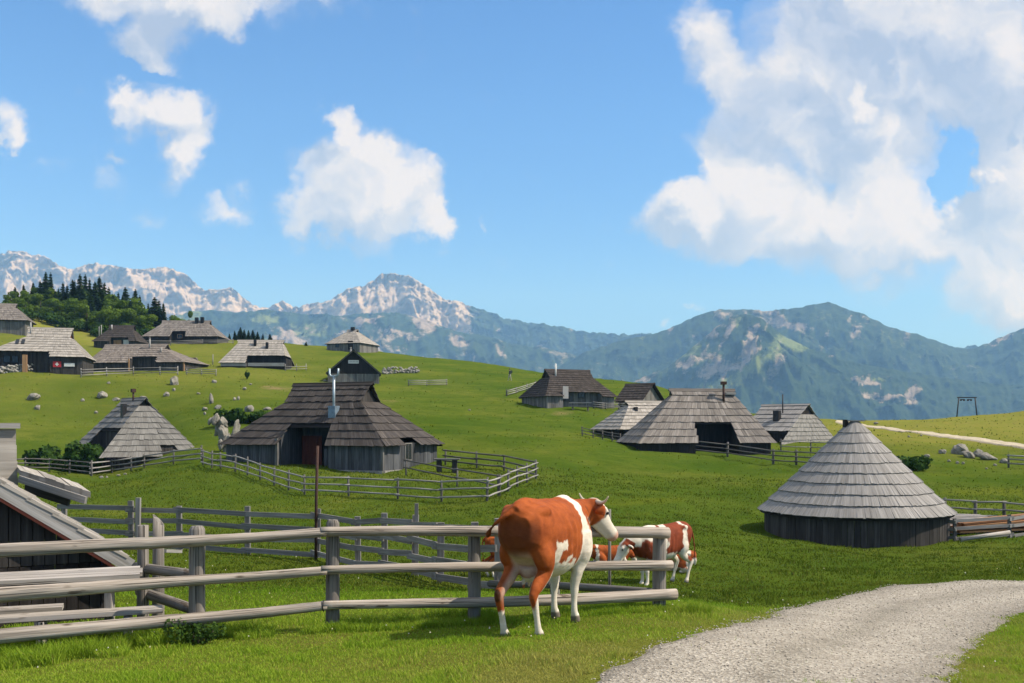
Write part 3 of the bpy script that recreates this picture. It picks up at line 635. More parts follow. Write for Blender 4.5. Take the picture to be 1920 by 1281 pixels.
class Hut: pass
def hut(name, label, anchor, px, Y, py_eave, py_ridge, yaw, L, W, rl, gab, courses, shmat, wallmat, ro=0.0,
        front=(), right=(), left=(), recess=None, inset=.38, flare=0.0, zdown=1.2, ridge_ov=.18, board=.24, gabmat=None, sw=.34, no_ridge=False, lift=.075, wall_skip=()):
    """hip roofed herdsman hut. local x along ridge, front faces -y. anchor corner fl/fr/bl/br lies at photo px, distance Y"""
    ya = R(yaw); cs, sn = math.cos(ya), math.sin(ya)
    sx = {'fl': -1, 'fr': 1, 'bl': -1, 'br': 1}[anchor]; sy = {'fl': -1, 'fr': -1, 'bl': 1, 'br': 1}[anchor]
    lx, ly = sx * L / 2, sy * W / 2
    ax, ay = (px - 960) / F * Y, Y
    cx, cy = ax - (lx * cs - ly * sn), ay - (lx * sn + ly * cs)
    z0 = g(cx, cy)
    e = CZ + (HZ - py_eave) / F * Y - z0
    h = CZ + (HZ - py_ridge) / F * cy - z0
    ob = empty(name, (cx, cy, z0), label, 'hut', ya)
    front, right, left = [[(*q[:4], e + q[4] * (h - e)) for q in k] for k in (front, right, left)]
    full = gab is None
    if full: gab = h - e
    gzz = h - gab; yg = (W / 2) * gab / (h - e); xr0, xr1 = ro - rl / 2, ro + rl / 2
    f = Hut(); f.ob = ob; f.e = e; f.h = h; f.L = L; f.W = W; f.cs = cs; f.sn = sn; f.c = Vector((cx, cy, z0)); f.ro = ro; f.rl = rl
    Lh, Wh = L / 2, W / 2
    nf = Vector((0, -(h - e), Wh)); nb = Vector((0, (h - e), Wh))
    rb = MB(); n_up = max(1, round(courses * gab / (h - e))); n_lo = courses - n_up if not full else 0
    for s, nn, nt_ in ((-1, nf, front), (1, nb, ())):
        nn = nn.normalized()
        n1 = courses if full else n_up
        shingle_plane(rb, (xr0 - ridge_ov, 0, h), (xr1 + ridge_ov, 0, h), (xr0 - (ridge_ov if full else ridge_ov*.6), s * yg, gzz), (xr1 + (ridge_ov if full else ridge_ov*.6), s * yg, gzz), n1, nn, 0, nt_ if full else (), sw, lift)
        if not full:
            shingle_plane(rb, (xr0 - ridge_ov*.6, s * yg, gzz), (xr1 + ridge_ov*.6, s * yg, gzz), (-Lh, s * Wh, e), (Lh, s * Wh, e), n_lo, nn, 0, nt_, sw, lift)
    if not full:
        for s, xr, nt_ in ((1, xr1, right), (-1, xr0, left)):
            run = Lh - s * xr; nn = Vector((s * (gzz - e), 0, max(run, .05))).normalized()
            shingle_plane(rb, (xr, -yg, gzz), (xr, yg, gzz), (s * Lh, -Wh, e), (s * Lh, Wh, e), n_lo, nn, 1, nt_, sw, lift)
    rf = rb.build('roof', shmat, ob)
    # inner dark lining under the shingles keeps daylight out of the loft
    lb = MB(); dz = .10; th = .05
    def pan(pts): 
        q = [Vector(p) - Vector((0, 0, dz)) for p in pts]
        lb.hexa([x - Vector((0,0,th)) for x in q] + q)
    k_ = .985
    for sg in (-1, 1):
        zt = front[0][4] if (front and sg < 0) else e; tt = (h - zt) / (h - e)
        def lat(t, end):                       # x of the plane edge at slope fraction t
            xr = xr1 if end > 0 else xr0; tg = gab / (h - e)
            if full or t <= tg: return xr
            return xr + (end * Lh - xr) * (t - tg) / (1 - tg)
        tg = 1.0 if full else gab / (h - e); t1 = tt * k_
        def row(t, end): return (lat(t, end) - end * .03, sg * Wh * t, h - (h - e) * t)
        q1 = [row(min(tg, t1), -1), row(min(tg, t1), 1), row(0, 1), row(0, -1)]
        pan(q1 if sg < 0 else q1[::-1])
        if not full and t1 > tg:
            q2 = [row(t1, -1), row(t1, 1), row(tg, 1), row(tg, -1)]; pan(q2 if sg < 0 else q2[::-1])
    lb.build('rafters', M_WALL_BLACK, rf)
    if not no_ridge:
        kb = MB()
        for s in (-1, 1):
            d = Vector((0, s * Wh, -(h - e))).normalized() * .30
            a0 = Vector((xr0 - ridge_ov - .1, -s * .04, h + .10)); a1 = Vector((xr1 + ridge_ov + .1, -s * .04, h + .10))
            nn = (nf if s < 0 else nb).normalized() * .035
            b0, b1 = a0 + d, a1 + d
            if s > 0: a0, a1, b0, b1 = a1, a0, b1, b0
            kb.hexa([b0, b1, a1, a0, b0 + nn, b1 + nn, a1 + nn, a0 + nn])
        kb.build('ridge_board', shmat, rf)
    # gable panels
    gm = gabmat or M_WALL_DARK
    for s, xr in ((1, xr1), (-1, xr0)):
        gb = MB()
        x = s * (abs(s * xr) ) if False else xr - s * (.12 if not full else inset)
        hw = yg - .02; nbd = max(3, int(2 * hw / board)); zb = (gzz - .05) if not full else gzz - .03
        for i in range(nbd):
            y0 = -hw + 2 * hw * i / nbd; y1 = -hw + 2 * hw * (i + 1) / nbd - .01
            t0 = h - .08 - (h - gzz) * abs(y0) / yg; t1 = h - .08 - (h - gzz) * abs(y1) / yg
            if max(t0, t1) < zb + .05: continue
            t0 = max(t0, zb + .02); t1 = max(t1, zb + .02); o = random.uniform(-.004, .004); xx = x + o; x2 = xx - s * .04
            A = [(min(xx, x2), y0, zb), (max(xx, x2), y0, zb), (max(xx, x2), y1, zb), (min(xx, x2), y1, zb), (min(xx, x2), y0, t0), (max(xx, x2), y0, t0), (max(xx, x2), y1, t1), (min(xx, x2), y1, t1)]
            gb.hexa(A)
        gb.build('gable_panel', gm, ob)
    # walls
    hx, hy = Lh - inset, Wh - inset * .8
    if full: hx = rl / 2 - inset
    def rz(x, y):
        zf = h - (h - e) * abs(y) / Wh
        if not full:
            run = Lh - (xr1 if x > 0 else -xr0); d = Lh - abs(x)
            zf = min(zf, e + (gzz - e) * max(0, d) / max(run, .05)) if d < run else zf
        return zf - .13
    segs = []
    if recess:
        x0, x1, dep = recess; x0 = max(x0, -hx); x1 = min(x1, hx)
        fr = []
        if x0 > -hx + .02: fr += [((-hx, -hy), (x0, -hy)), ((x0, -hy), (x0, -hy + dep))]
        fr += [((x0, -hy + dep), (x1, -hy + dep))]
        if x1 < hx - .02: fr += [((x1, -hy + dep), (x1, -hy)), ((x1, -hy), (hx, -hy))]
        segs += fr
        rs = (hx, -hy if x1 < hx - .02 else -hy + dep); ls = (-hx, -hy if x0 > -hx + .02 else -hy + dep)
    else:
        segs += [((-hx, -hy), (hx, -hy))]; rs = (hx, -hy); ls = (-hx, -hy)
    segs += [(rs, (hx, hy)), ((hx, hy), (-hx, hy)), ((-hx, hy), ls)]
    wb = MB()
    for (p, q) in segs:
        p = Vector((*p, 0)); q = Vector((*q, 0)); ln = (q - p).length
        if ln < .03: continue
        n = max(1, round(ln / board)); d = (q - p) / ln; o = Vector((d.y, -d.x, 0))
        for i in range(n):
            a = p + d * (ln * i / n + .004); b = p + d * (ln * (i + 1) / n - .004); off = o * random.uniform(-.014, .014)
            a += off; b += off; ia, ib = a - o * .05, b - o * .05
            za, zb_ = rz(a.x, a.y), rz(b.x, b.y)
            if full and abs(d.y) > .5: za = zb_ = e - .04
            wb.hexa([(a.x, a.y, -zdown), (b.x, b.y, -zdown), (ib.x, ib.y, -zdown), (ia.x, ia.y, -zdown), (a.x, a.y, za), (b.x, b.y, zb_), (ib.x, ib.y, zb_), (ia.x, ia.y, za)])
    f.wall = wb.build('wall', wallmat, ob)
    f.hx, f.hy, f.rz, f.roof, f.mb = hx, hy, rz, rf, None
    return f
def loc_of(f, wx, wy, wz):
    d = Vector((wx, wy, wz)) - f.c
    return Vector((d.x * f.cs + d.y * f.sn, -d.x * f.sn + d.y * f.cs, d.z))
def roof_z(f, x, y): return f.h - (f.h - f.e) * abs(y) / (f.W / 2)
def flue(f, x, y, top, r, mat, cap=None, base=None, name='flue_pipe'):
    z = roof_z(f, x, y); b = MB(); b.tube([(x, y, z - .3), (x, y, z + top)], r, 10)
    if cap == 'u':
        t = z + top
        b.tube([(x - .32, y, t + .42), (x - .32, y, t + .08), (x - .2, y, t - .06), (x + .2, y, t - .06), (x + .32, y, t + .08), (x + .32, y, t + .42)], r * .75, 8)
    elif cap == 'hat':
        b.tube([(x, y, z + top + .05), (x, y, z + top + .13)], [r * 1.9, r * .5], 10); b.tube([(x, y, z + top), (x, y, z + top + .06)], r * .5, 6)
    elif cap == 'box': b.box((x, y, z + top + .14), (r * 4.2, r * 4.2, .26))
    o = b.build(name, mat, f.roof)
    if base:
        c = MB(); c.box((x, y, z + base / 2 - .2), (base, base, base + .4)); c.build('flue_base', M_BLACKMETAL if mat != M_STEEL else mat_base, o)
    return o
mat_base = mat_plain('flashing_blue', (.16, .22, .28), .5, .3)
def panel(f, name, x, y, z, w, h, face, mat, trim=None, pane=None, th=.05):
    """upright board panel on a wall: face 'f' front (-y) or 'r' right (+x)"""
    o = MB(); dim = (w, th, h) if face == 'f' else (th, w, h); n = max(1, round(w / .22))
    for i in range(n):
        s = -w / 2 + w * (i + .5) / n; c = (x + s, y, z) if face == 'f' else (x, y + s, z)
        o.box(c, ((w / n - .012, th, h) if face == 'f' else (th, w / n - .012, h)))
    ob = o.build(name, mat, f.ob)
    t = MB(); q = .07
    if trim:
        for s in (-1, 1):
            c = (x + s * (w / 2 + q / 2), y - .012, z) if face == 'f' else (x + .012, y + s * (w / 2 + q / 2), z)
            t.box(c, (q, th + .03, h + 2 * q) if face == 'f' else (th + .03, q, h + 2 * q))
            c = (x, y - .012, z + s * (h / 2 + q / 2)) if face == 'f' else (x + .012, y, z + s * (h / 2 + q / 2))
            t.box(c, (w, th + .03, q) if face == 'f' else (th + .03, w, q))
        t.build('frame', trim, ob)
    return ob
def window(f, x, y, z, w, h, face, trim=M_TRIM):
    o = MB(); q = .07; th = .06
    for s in (-1, 1):
        o.box((x + s * w / 2, y, z) if face == 'f' else (x, y + s * w / 2, z), (q, th, h + q) if face == 'f' else (th, q, h + q))
        o.box((x, y, z + s * h / 2) if face == 'f' else (x, y, z + s * h / 2), (w - q, th, q) if face == 'f' else (th, w - q, q))
    o.box((x, y, z), (.035, th * .8, h - q) if face == 'f' else (th * .8, .035, h - q))
    ob = o.build('window', trim, f.ob); p = MB()
    p.box((x, y + .01, z) if face == 'f' else (x - .01, y, z), (w - q, .02, h - q) if face == 'f' else (.02, w - q, h - q))
    p.build('pane', M_GLASS, ob)
    return ob

# ---- dark hut in the middle
f = hut('shingle_hut', 'large dark brown hut with a silver flue and a red door in a fenced yard', 'fr', 722, 56, 838, 720.5, -25, 12.2, 7.0, 5.5, 1.15, 9,
        M_SH_DARK, M_WALL_BLUE, front=[(-1.5, 1.65, -1.68, 1.95, .31)], right=[(-1.2, .5, -1.2, .5, .12)], recess=(-1.75, 1.95, 2.5))
panel(f, 'door', -.6, -f.hy + 1.9, .95, 1.5, 1.9, 'f', M_DOOR_RED)
panel(f, 'side_panel', 1.1, -f.hy + 1.7, .5, 1.3, 1.2, 'f', M_WALL_BLUE)
window(f, f.hx + .02, -.35, .95, .75, 1.0, 'r', M_WALL_GREY)
flue(f, 1.35, -1.75, 2.35, .078, M_STEEL, 'u', .5)
b = MB()
for x in (-1.78, ): b.beam((x, -f.hy - .02, -.4), (x, -f.hy - .02, 1.75), .16, .12)
b.build('corner_post', M_WALL_GREY, f.ob); b = MB()
b.beam((f.hx + .02, -f.hy, -.5), (f.hx + .02, -f.hy, 1.45), .14, .14)
b.build('corner_post', M_WALL_GREY, f.ob)
b = MB(); b.box((0, -f.hy, -.25), (2 * f.hx + .15, .22, .34)); b.box((f.hx, 0, -.25), (.22, 2 * f.hy - .24, .34)); b.build('stone_footing', M_STONEWALL, f.ob)
DARK = f
# ---- grey hut on the left behind the dark one
f = hut('shingle_hut', 'silvery grey hut with a steep end roof and a small dark roof window beside bushes', 'fr', 185, 70, 859, 748.5, -45, 6.4, 8.0, 3.7, .55, 10,
        M_SH_GREY2, M_WALL_DARK, front=[(-.9, 9, -.9, 9, .46)], right=[(.75, 2.0, .75, 2.0, .24)], recess=(-.9, 9, 1.7))
b = MB(); z = roof_z(f, .9, -1.2); b.box((.9, -1.2, z + .35), (.34, .34, 1.1)); c = b.build('chimney', M_BLACKMETAL, f.roof)
flue(f, .2, -.15, .75, .07, M_RUST, None); b = MB(); b.box((.2, -.15, roof_z(f, .2, -.15) + .8), (.3, .3, .28)); b.build('flue_cap', M_RUST, f.roof)
window(f, f.hx + .02 - .55, 1.35, 1.0, .8, .8, 'r', M_WALL_DARK)
# ---- open hut right of the centre
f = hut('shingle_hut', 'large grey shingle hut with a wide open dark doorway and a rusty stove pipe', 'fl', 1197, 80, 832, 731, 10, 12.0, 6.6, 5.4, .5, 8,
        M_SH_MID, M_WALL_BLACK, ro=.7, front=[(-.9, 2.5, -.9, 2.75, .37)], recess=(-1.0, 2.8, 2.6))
flue(f, 2.35, -.75, 1.45, .10, M_RUST, 'box')
b = MB(); z = roof_z(f, 2.9, -.3); b.box((3.1, -.35, z + .1), (.9, .5, .2)); b.build('ridge_vent', M_TRIM, f.roof)
OPEN = f
# ---- low pale hut tucked behind it
f = hut('shingle_hut', 'low pale mossy hut half hidden behind the left side of the open hut', 'fl', 1162, 91, 806, 753.5, 25, 9.0, 5.5, 4.0, .4, 8, M_SH_PALE, M_WALL_BLACK)
b = MB(); z = roof_z(f, -1.6, -.9); b.box((-1.6, -.9, z + .1), (.3, .3, .5)); b.build('chimney', M_BLACKMETAL, f.roof)
# ---- right hut with two toned roof
f = hut('shingle_hut', 'grey hut with a black chimney box between the open hut and the round hut', 'fr', 1462, 92, 834, 760, -45, 7.0, 11.6, 4.8, .95, 9,
        M_SH_GREY, M_WALL_BLACK, ro=.8, front=[(.6, 9, .6, 9, .30)], recess=(.6, 9, 1.7))
b = MB(); z = roof_z(f, 1.2, -2.3); b.box((1.2, -2.3, z + .35), (.62, .5, 1.2)); b.build('chimney', M_BLACKMETAL, f.roof)
flue(f, 1.25, -1.3, 1.9, .06, M_BLACKMETAL)
# ---- middle distance pair
f = hut('shingle_hut', 'dark brown hut on the slope with a picnic table and a white board in front', 'fl', 1023, 118, 743, 694.5, 24, 10.0, 8.0, 5.9, 1.0, 12,
        M_SH_BLACK, M_WALL_GREY, front=[(-2.5, 2.6, -2.5, 2.9, .2)], recess=(-2.5, 2.9, 1.1))
panel(f, 'shutter', -1.2, -f.hy + 1.05, 1.2, 1.2, 1.5, 'f', M_WALL_BLUE, M_WALL_BLUE); window(f, .6, -f.hy + 1.02, 1.3, .8, .9, 'f', M_WALL_BLUE)
flue(f, -2.1, -.9, 1.5, .10, M_WHITE)
b = MB(); b.box((-2.2, -f.hy - .1, 1.45), (.75, .05, 1.5)); b.build('notice_board', M_SIGNGREY, f.ob)
f = hut('gable_hut', 'small dark gabled barn just right of the hut with the white board', 'fr', 1202, 122, 752.5, 720.5, -40, 3.9, 5.6, 3.9, None, 7, M_SH_BLACK, M_WALL_DARK, gabmat=M_WALL_GREY, inset=.3)
# ---- skyline hut
f = hut('shingle_hut', 'lone grey hut on the skyline in the middle of the ridge', 'fr', 676, 210, 643, 619, -20, 8.8, 9.0, 2.2, .5, 8, M_SH_PALE, M_WALL_GREY, zdown=2.0)
b = MB(); b.box((.2, -.3, f.h + .25), (.8, .6, .7)); b.build('chimney', M_BLACKMETAL, f.roof)
window(f, -1.4, -f.hy - .03, 1.0, .9, .9, 'f', M_WALL_DARK); panel(f, 'door', 1.8, -f.hy - .05, .9, 1.2, 1.9, 'f', M_WALL_BLACK)
# ---- black gable hut
f = hut('gable_hut', 'black gabled hut with a small white sign high on its front', 'fr', 611, 146, 700, 660.5, -82, 8.0, 8.1, 8.0, None, 7, M_SH_BLACK, M_WALL_GREY, gabmat=M_WALL_BLACK, inset=.3)
b = MB(); b.box((f.L / 2 - .22, .0, f.e + 1.75), (.05, 1.55, .5)); s_ = b.build('sign', M_WHITE, f.ob)
b = MB()
for i in range(9): b.box((f.L / 2 - .19, -.6 + i * .15, f.e + 1.75), (.02, .1 if i % 3 else .06, .16))
b.build('lettering', M_SIGNGREY, s_)
flue(f, -.5, -.5, 1.1, .12, M_TRIM, 'hat')
b = MB(); b.beam((f.L / 2 - .05, -f.W/2, f.e - .05), (f.L / 2 - .05, 0, f.h - .02), .06, .2); b.beam((f.L / 2 - .05, f.W/2, f.e - .05), (f.L / 2 - .05, 0, f.h - .02), .06, .2); b.build('barge_board', M_WALL_GREY, f.roof)
# ---- hut with the black open side
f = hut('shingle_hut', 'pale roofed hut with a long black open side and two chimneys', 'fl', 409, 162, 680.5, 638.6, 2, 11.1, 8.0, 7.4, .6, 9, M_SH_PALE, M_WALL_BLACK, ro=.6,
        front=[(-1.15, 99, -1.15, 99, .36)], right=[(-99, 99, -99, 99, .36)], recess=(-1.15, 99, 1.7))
for x, y in ((-.2, -.9), (1.9, -1.4)):
    b = MB(); z = roof_z(f, x, y); b.box((x, y, z + .4), (.42, .42, 1.2)); b.build('chimney', M_BLACKMETAL, f.roof)
b = MB(); b.box((-3.1, -f.hy - .08, .15), (4.2, .12, .5)); b.box((2.2, -f.hy + .1, .2), (6.0, .12, .55)); b.build('base_boards', M_TRIM, f.ob)
# ---- double roofed brown hut
f = hut('shingle_hut', 'wide brown roofed hut with a recessed dark front behind a pale rail fence', 'fl', 160, 158, 681, 646.5, -8, 17.0, 9.0, 10.6, .8, 9, M_SH_BROWN, M_WALL_DARK, ro=-2.2,
        front=[(-.9, 3.3, -1.2, 3.7, .3)], recess=(-1.2, 3.7, 1.5))
flue(f, .6, -.9, 1.6, .13, M_TRIM, 'hat'); flue(f, 3.1, -1.9, .7, .16, M_TRIM)
b = MB(); b.box((-1.2, -f.hy - .05, .7), (.16, .16, 1.9)); b.build('corner_post', M_WARM, f.ob); b = MB(); b.box((f.hx, -f.hy - .03, .4), (.2, .2, 1.6)); b.build('corner_post', M_WARM, f.ob)
# ---- leftmost inhabited hut
f = hut('shingle_hut', 'pale roofed hut with a red brown gable, skylights and a red flag', 'fr', 160, 130, 670, 615.5, 14, 13.2, 9.0, 5.2, 1.3, 11, M_SH_PALE, M_WALL_DARK, ro=1.5, gabmat=M_DOOR_RED,
        front=[(-99, 1.8, -99, 2.2, .2)], recess=(-99, 2.2, 1.1))
b = MB(); b.beam((-.85, -f.hy + .2, -.6), (-.85, -f.hy + .2, 1.75), .55, .35); b.build('porch_post', M_WARM, f.ob)
b = MB(); b.box((3.1, -f.hy - .06, .55), (1.0, .05, .75)); fl_ = b.build('flag', M_RED, f.ob); b = MB(); b.box((3.1, -f.hy - .1, .55), (.42, .02, .14)); b.box((3.1, -f.hy - .1, .70), (.14, .02, .16)); b.box((3.1, -f.hy - .1, .40), (.14, .02, .16)); b.build('cross', M_WHITE, fl_)
b = MB(); b.box((4.6, -f.hy - .06, .5), (1.3, .05, .45)); b.build('white_cloth', M_WHITE, f.ob)
for x in (-3.2, -2.2): window(f, x, -f.hy + 1.02, 1.2, .8, .9, 'f', M_WALL_BLACK)
for x, z in ((-2.1, 0), (-1.4, .12)):
    y = -2.3; b = MB(); zz = min(roof_z(f, x, y), 9); 
    n_ = Vector((0, -(f.h - f.e), f.W / 2)).normalized(); dv = Vector((0, -f.W / 2, -(f.h - f.e))).normalized()
    b.beam(Vector((x, y, zz)) + n_ * .1 - dv * .45, Vector((x, y, zz)) + n_ * .1 + dv * .45, .4, .08, up=n_); b.build('skylight', M_GLASS, f.roof)
flue(f, -.8, -.9, 1.5, .10, M_SIGNGREY)
# ---- upper row
f = hut('shingle_hut', 'small dark roofed hut with a white panel below the wood', 'fr', 256, 200, 640, 611, 0, 9.2, 7.0, 4.9, 1.0, 8, M_SH_BLACK, M_WALL_DARK, ro=.3, front=[(-.9, 2.6, -1.0, 2.9, .28)], recess=(-1.0, 2.9, 1.3))
panel(f, 'white_panel', 2.0, -f.hy + 1.25, .9, 1.4, 1.3, 'f', M_WHITE); panel(f, 'shutter', .1, -f.hy + 1.25, .9, 1.6, 1.2, 'f', M_WARM); flue(f, -1.5, -.9, 1.0, .16, M_TRIM)
f = hut('shingle_hut', 'long grey roofed hut on the hilltop right of the wood with two chimneys', 'fl', 265, 212, 631, 602, 0, 16.6, 9.0, 10.3, .8, 9, M_SH_MID, M_WALL_BLACK, front=[(-2.1, .8, -2.3, 1.1, .33)], recess=(-2.3, 1.1, 1.6))
for x, y in ((2.4, -.6), (3.6, -.5)):
    b = MB(); z = roof_z(f, x, y); b.box((x, y, z + .5), (.7, .6, 1.4)); b.build('chimney', M_BLACKMETAL, f.roof)
window(f, -.6, -f.hy + 1.52, 1.2, 1.0, .8, 'f', M_WARM)
f = hut('shingle_hut', 'grey roofed hut cut by the left edge of the view below the wood', 'fr', 52, 190, 601, 570, 14, 11.0, 8.0, 5.0, .7, 9, M_SH_MID, M_WALL_GREY, inset=.6)
# ---- foreground gable hut
f = hut('gable_hut', 'low weathered hut close behind the picnic table with a pale barge board along its gable', 'br', 243, 12.2, 1049, 665, -60, 3.4, 7.2, 3.4, None, 13, M_SH_PALE, M_WALL_BLACK, gabmat=M_WALL_DARK, inset=.22, sw=.13, board=.13, lift=.035, ridge_ov=0)
NEARH = f
b = MB()
for s in (-1, 1):
    a = Vector((f.L / 2 - .03, s * (f.W / 2 + .02), f.e - .09)); c = Vector((f.L / 2 - .03, 0, f.h - .07)); b.beam(a, c, .04, .17)
b.build('barge_board', M_TRIM, f.roof)
b = MB()
for s in (-1, 1):
    a = Vector((f.L / 2 - .035, s * (f.W / 2 - .02), f.e - .20)); c = Vector((f.L / 2 - .035, 0, f.h - .18)); b.beam(a, c, .05, .035)
b.build('trim_strip', M_DOOR_RED, f.roof)
# rear lean-to roof and shingled chimney of the same hut
def near_local(px, py, Y): return loc_of(f, *P(px, py, Y))
b = MB()
c0, c1 = P(38, 886, 15.6), P(166, 926, 15.2)
for k in range(8):
    t0, t1 = k / 8, (k + 1) / 8; dep = Vector((-.95, 1.7, 0.04))
    A, B = c0.lerp(c1, t0), c0.lerp(c1, t1 + .03); up = Vector((0, 0, .03 + random.uniform(0, .02)))
    q = [A, B, B + dep, A + dep]; q = [loc_of(f, *p) for p in q]
    b.hexa([p - Vector((0,0,.05)) for p in q] + [p + up for p in q])
lr = b.build('lean_to_roof', M_SH_PALE, f.ob)
b = MB(); q = [c0 - Vector((0,0,.05)), c1 - Vector((.05,0,.05)), c1 + Vector((-.05,.05,-.14)), c0 + Vector((0,.05,-.14))]
b.beam(loc_of(f, *(c0 - Vector((0,.02,.10)))), loc_of(f, *(c1 - Vector((.03,.02,.10)))), .05, .11); b.build('eave_board', M_TRIM, lr)
b = MB(); b.beam(loc_of(f, *P(50, 906, 16.0)), loc_of(f, *P(132, 932, 15.8)), .05, .3); b.build('lean_to_wall', M_WALL_DARK, f.ob)
b = MB(); tp = P(-3, 880, 16.5); lc = loc_of(f, *tp)
for k in range(5):
    b.box((lc.x, lc.y, lc.z - .55 + k * .27), (.5 + .02 * (4 - k), .5 + .02 * (4 - k), .29))
ch = b.build('shingled_chimney', M_SH_PALE, f.roof)
b = MB(); b.box((lc.x, lc.y, lc.z + .73), (.66, .62, .09)); b.build('chimney_cap', M_TRIM, ch)

# ---- round hut
def round_hut():
    Y = 40.0; cxp = 1602; Rr = 175 / F * Y; cx = (cxp - 960) / F * Y; cyy = Y
    z0 = g(cx, cyy); top = CZ + (HZ - 790) / F * Y - z0; e = CZ + (HZ - 958) / F * Y - z0
    ob = empty('round_hut', (cx, cyy, z0), 'round herdsman hut with a tall cone of grey shingles and a low dark wall', 'hut')
    rb = MB(); n = 9; rt = .17; el = 1.06
    def pt(a, t):
        rr = Rr + (rt - Rr) * (1 - (1 - t)) if False else Rr * (1 - t) + rt * t
        rr *= 1 - .015 * math.sin(t * math.pi)
        return Vector((rr * math.cos(a) * (1 if t < .9 else 1), rr * math.sin(a) * .97, e + (top - e) * t))
    ts = [0, .112, .222, .33, .438, .545, .652, .758, .868, 1.0]
    for k in range(n):
        t0, t1 = ts[k], min(1, ts[k + 1] + .012)
        m = max(30, int(230 * (1 - ts[k]) )); ph = random.random()
        lev = [random.uniform(-.006, .006) for _ in range(14)]
        for i in range(m):
            a0, a1 = 2 * math.pi * (i + ph) / m, 2 * math.pi * (i + 1 + ph) / m; am = (a0 + a1) / 2
            wv = lev[int(am / (2 * math.pi) * 14) % 14] * .5 + random.uniform(-.003, .003)
            tb = t0 + (wv if k else wv * .8)
            nn = Vector((math.cos(am), math.sin(am), Rr / (top - e))).normalized()
            l = (.062 - .03 * t0) * random.uniform(.75, 1.2)
            q = [pt(a0, t1), pt(a1, t1), pt(a1, tb) + nn * l, pt(a0, tb) + nn * l]
            q2 = [x - nn * .03 for x in q]
            r_ = min(1, max(0, random.gauss(.5, .2)))
            rb.hexa([q2[0], q2[3], q2[2], q2[1], q[0], q[3], q[2], q[1]], 0, r_)
    rf = rb.build('roof', M_SH_GREY, ob)
    kb = MB(); kb.beam((-.33, -.1, top + .02), (.33, -.1, top + .02), .26, .05); kb.beam((-.33, .1, top + .02), (.33, .1, top + .02), .26, .05); kb.build('ridge_board', M_SH_GREY, rf)
    kb = MB(); kb.beam((-.36, 0, top - .28), (-.36, 0, top + .06), .14, .3); kb.build('smoke_vent', M_WALL_BLACK, rf)
    lb = MB(); nl = 28
    for i in range(nl):
        a0, a1 = 2 * math.pi * i / nl, 2 * math.pi * (i + 1) / nl; s = Vector((0, 0, -.12))
        A, B = pt(a0, 0) * .985 + s, pt(a1, 0) * .985 + s; A.z = B.z = e - .03; C, D = pt(a1, 1) + s, pt(a0, 1) + s
        lb.hexa([A + s*.4, B + s*.4, C + s*.4, D + s*.4, A, B, C, D])
    lb.build('rafters', M_WALL_BLACK, rf)
    wb = MB(); rw = Rr - .24; m = 96
    for i in range(m):
        a0, a1 = 2 * math.pi * i / m + .002, 2 * math.pi * (i + 1) / m - .002; o = random.uniform(-.012, .012)
        def q(a, r, z): return (r * math.cos(a), r * math.sin(a) * .97, z)
        wb.hexa([q(a0, rw+o, -1.6), q(a1, rw+o, -1.6), q(a1, rw-.05, -1.6), q(a0, rw-.05, -1.6), q(a0, rw+o, e+.1), q(a1, rw+o, e+.1), q(a1, rw-.05, e+.1), q(a0, rw-.05, e+.1)])
    wb.build('wall', M_WALL_DARK, ob)
round_hut()
# ================================================================== FENCES AND SMALL THINGS
M_LOG = mat_wood('log_weathered', (.12, .095, .076), (.34, .295, .25), (.53, .475, .42), 30, .9, .85, knots=True, rnd=.25, blotch=.16, bd=.02)
M_POST = mat_wood('post_weathered', (.085, .075, .065), (.20, .18, .16), (.33, .30, .27), 24, .9, .88, knots=True, rnd=.3, blotch=.2)
M_PLANK = mat_wood('fence_plank', (.085, .08, .078), (.19, .182, .175), (.30, .29, .28), 22, .8, .88, rnd=.4, blotch=.2)
M_RAILG = mat_wood('rail_grey', (.12, .115, .11), (.25, .24, .23), (.36, .35, .335), 20, .8, .85, rnd=.35, blotch=.12)
M_RAILD = mat_wood('rail_dark', (.05, .047, .044), (.11, .105, .10), (.18, .17, .165), 20, .8, .88, rnd=.35, blotch=.15)
M_TABLE = mat_wood('table_boards', (.20, .175, .155), (.38, .35, .32), (.50, .475, .45), 16, .7, .75, knots=True, rnd=.12, blotch=.08)
M_LUMBER = mat_wood('sawn_lumber', (.22, .09, .04), (.38, .19, .09), (.52, .34, .20), 16, .8, .8, rnd=.7, blotch=.1)
def wp(px, py):                      # ground point seen at a photo pixel
    x, y = W2(px, py); return Vector((x, y, g(x, y)))
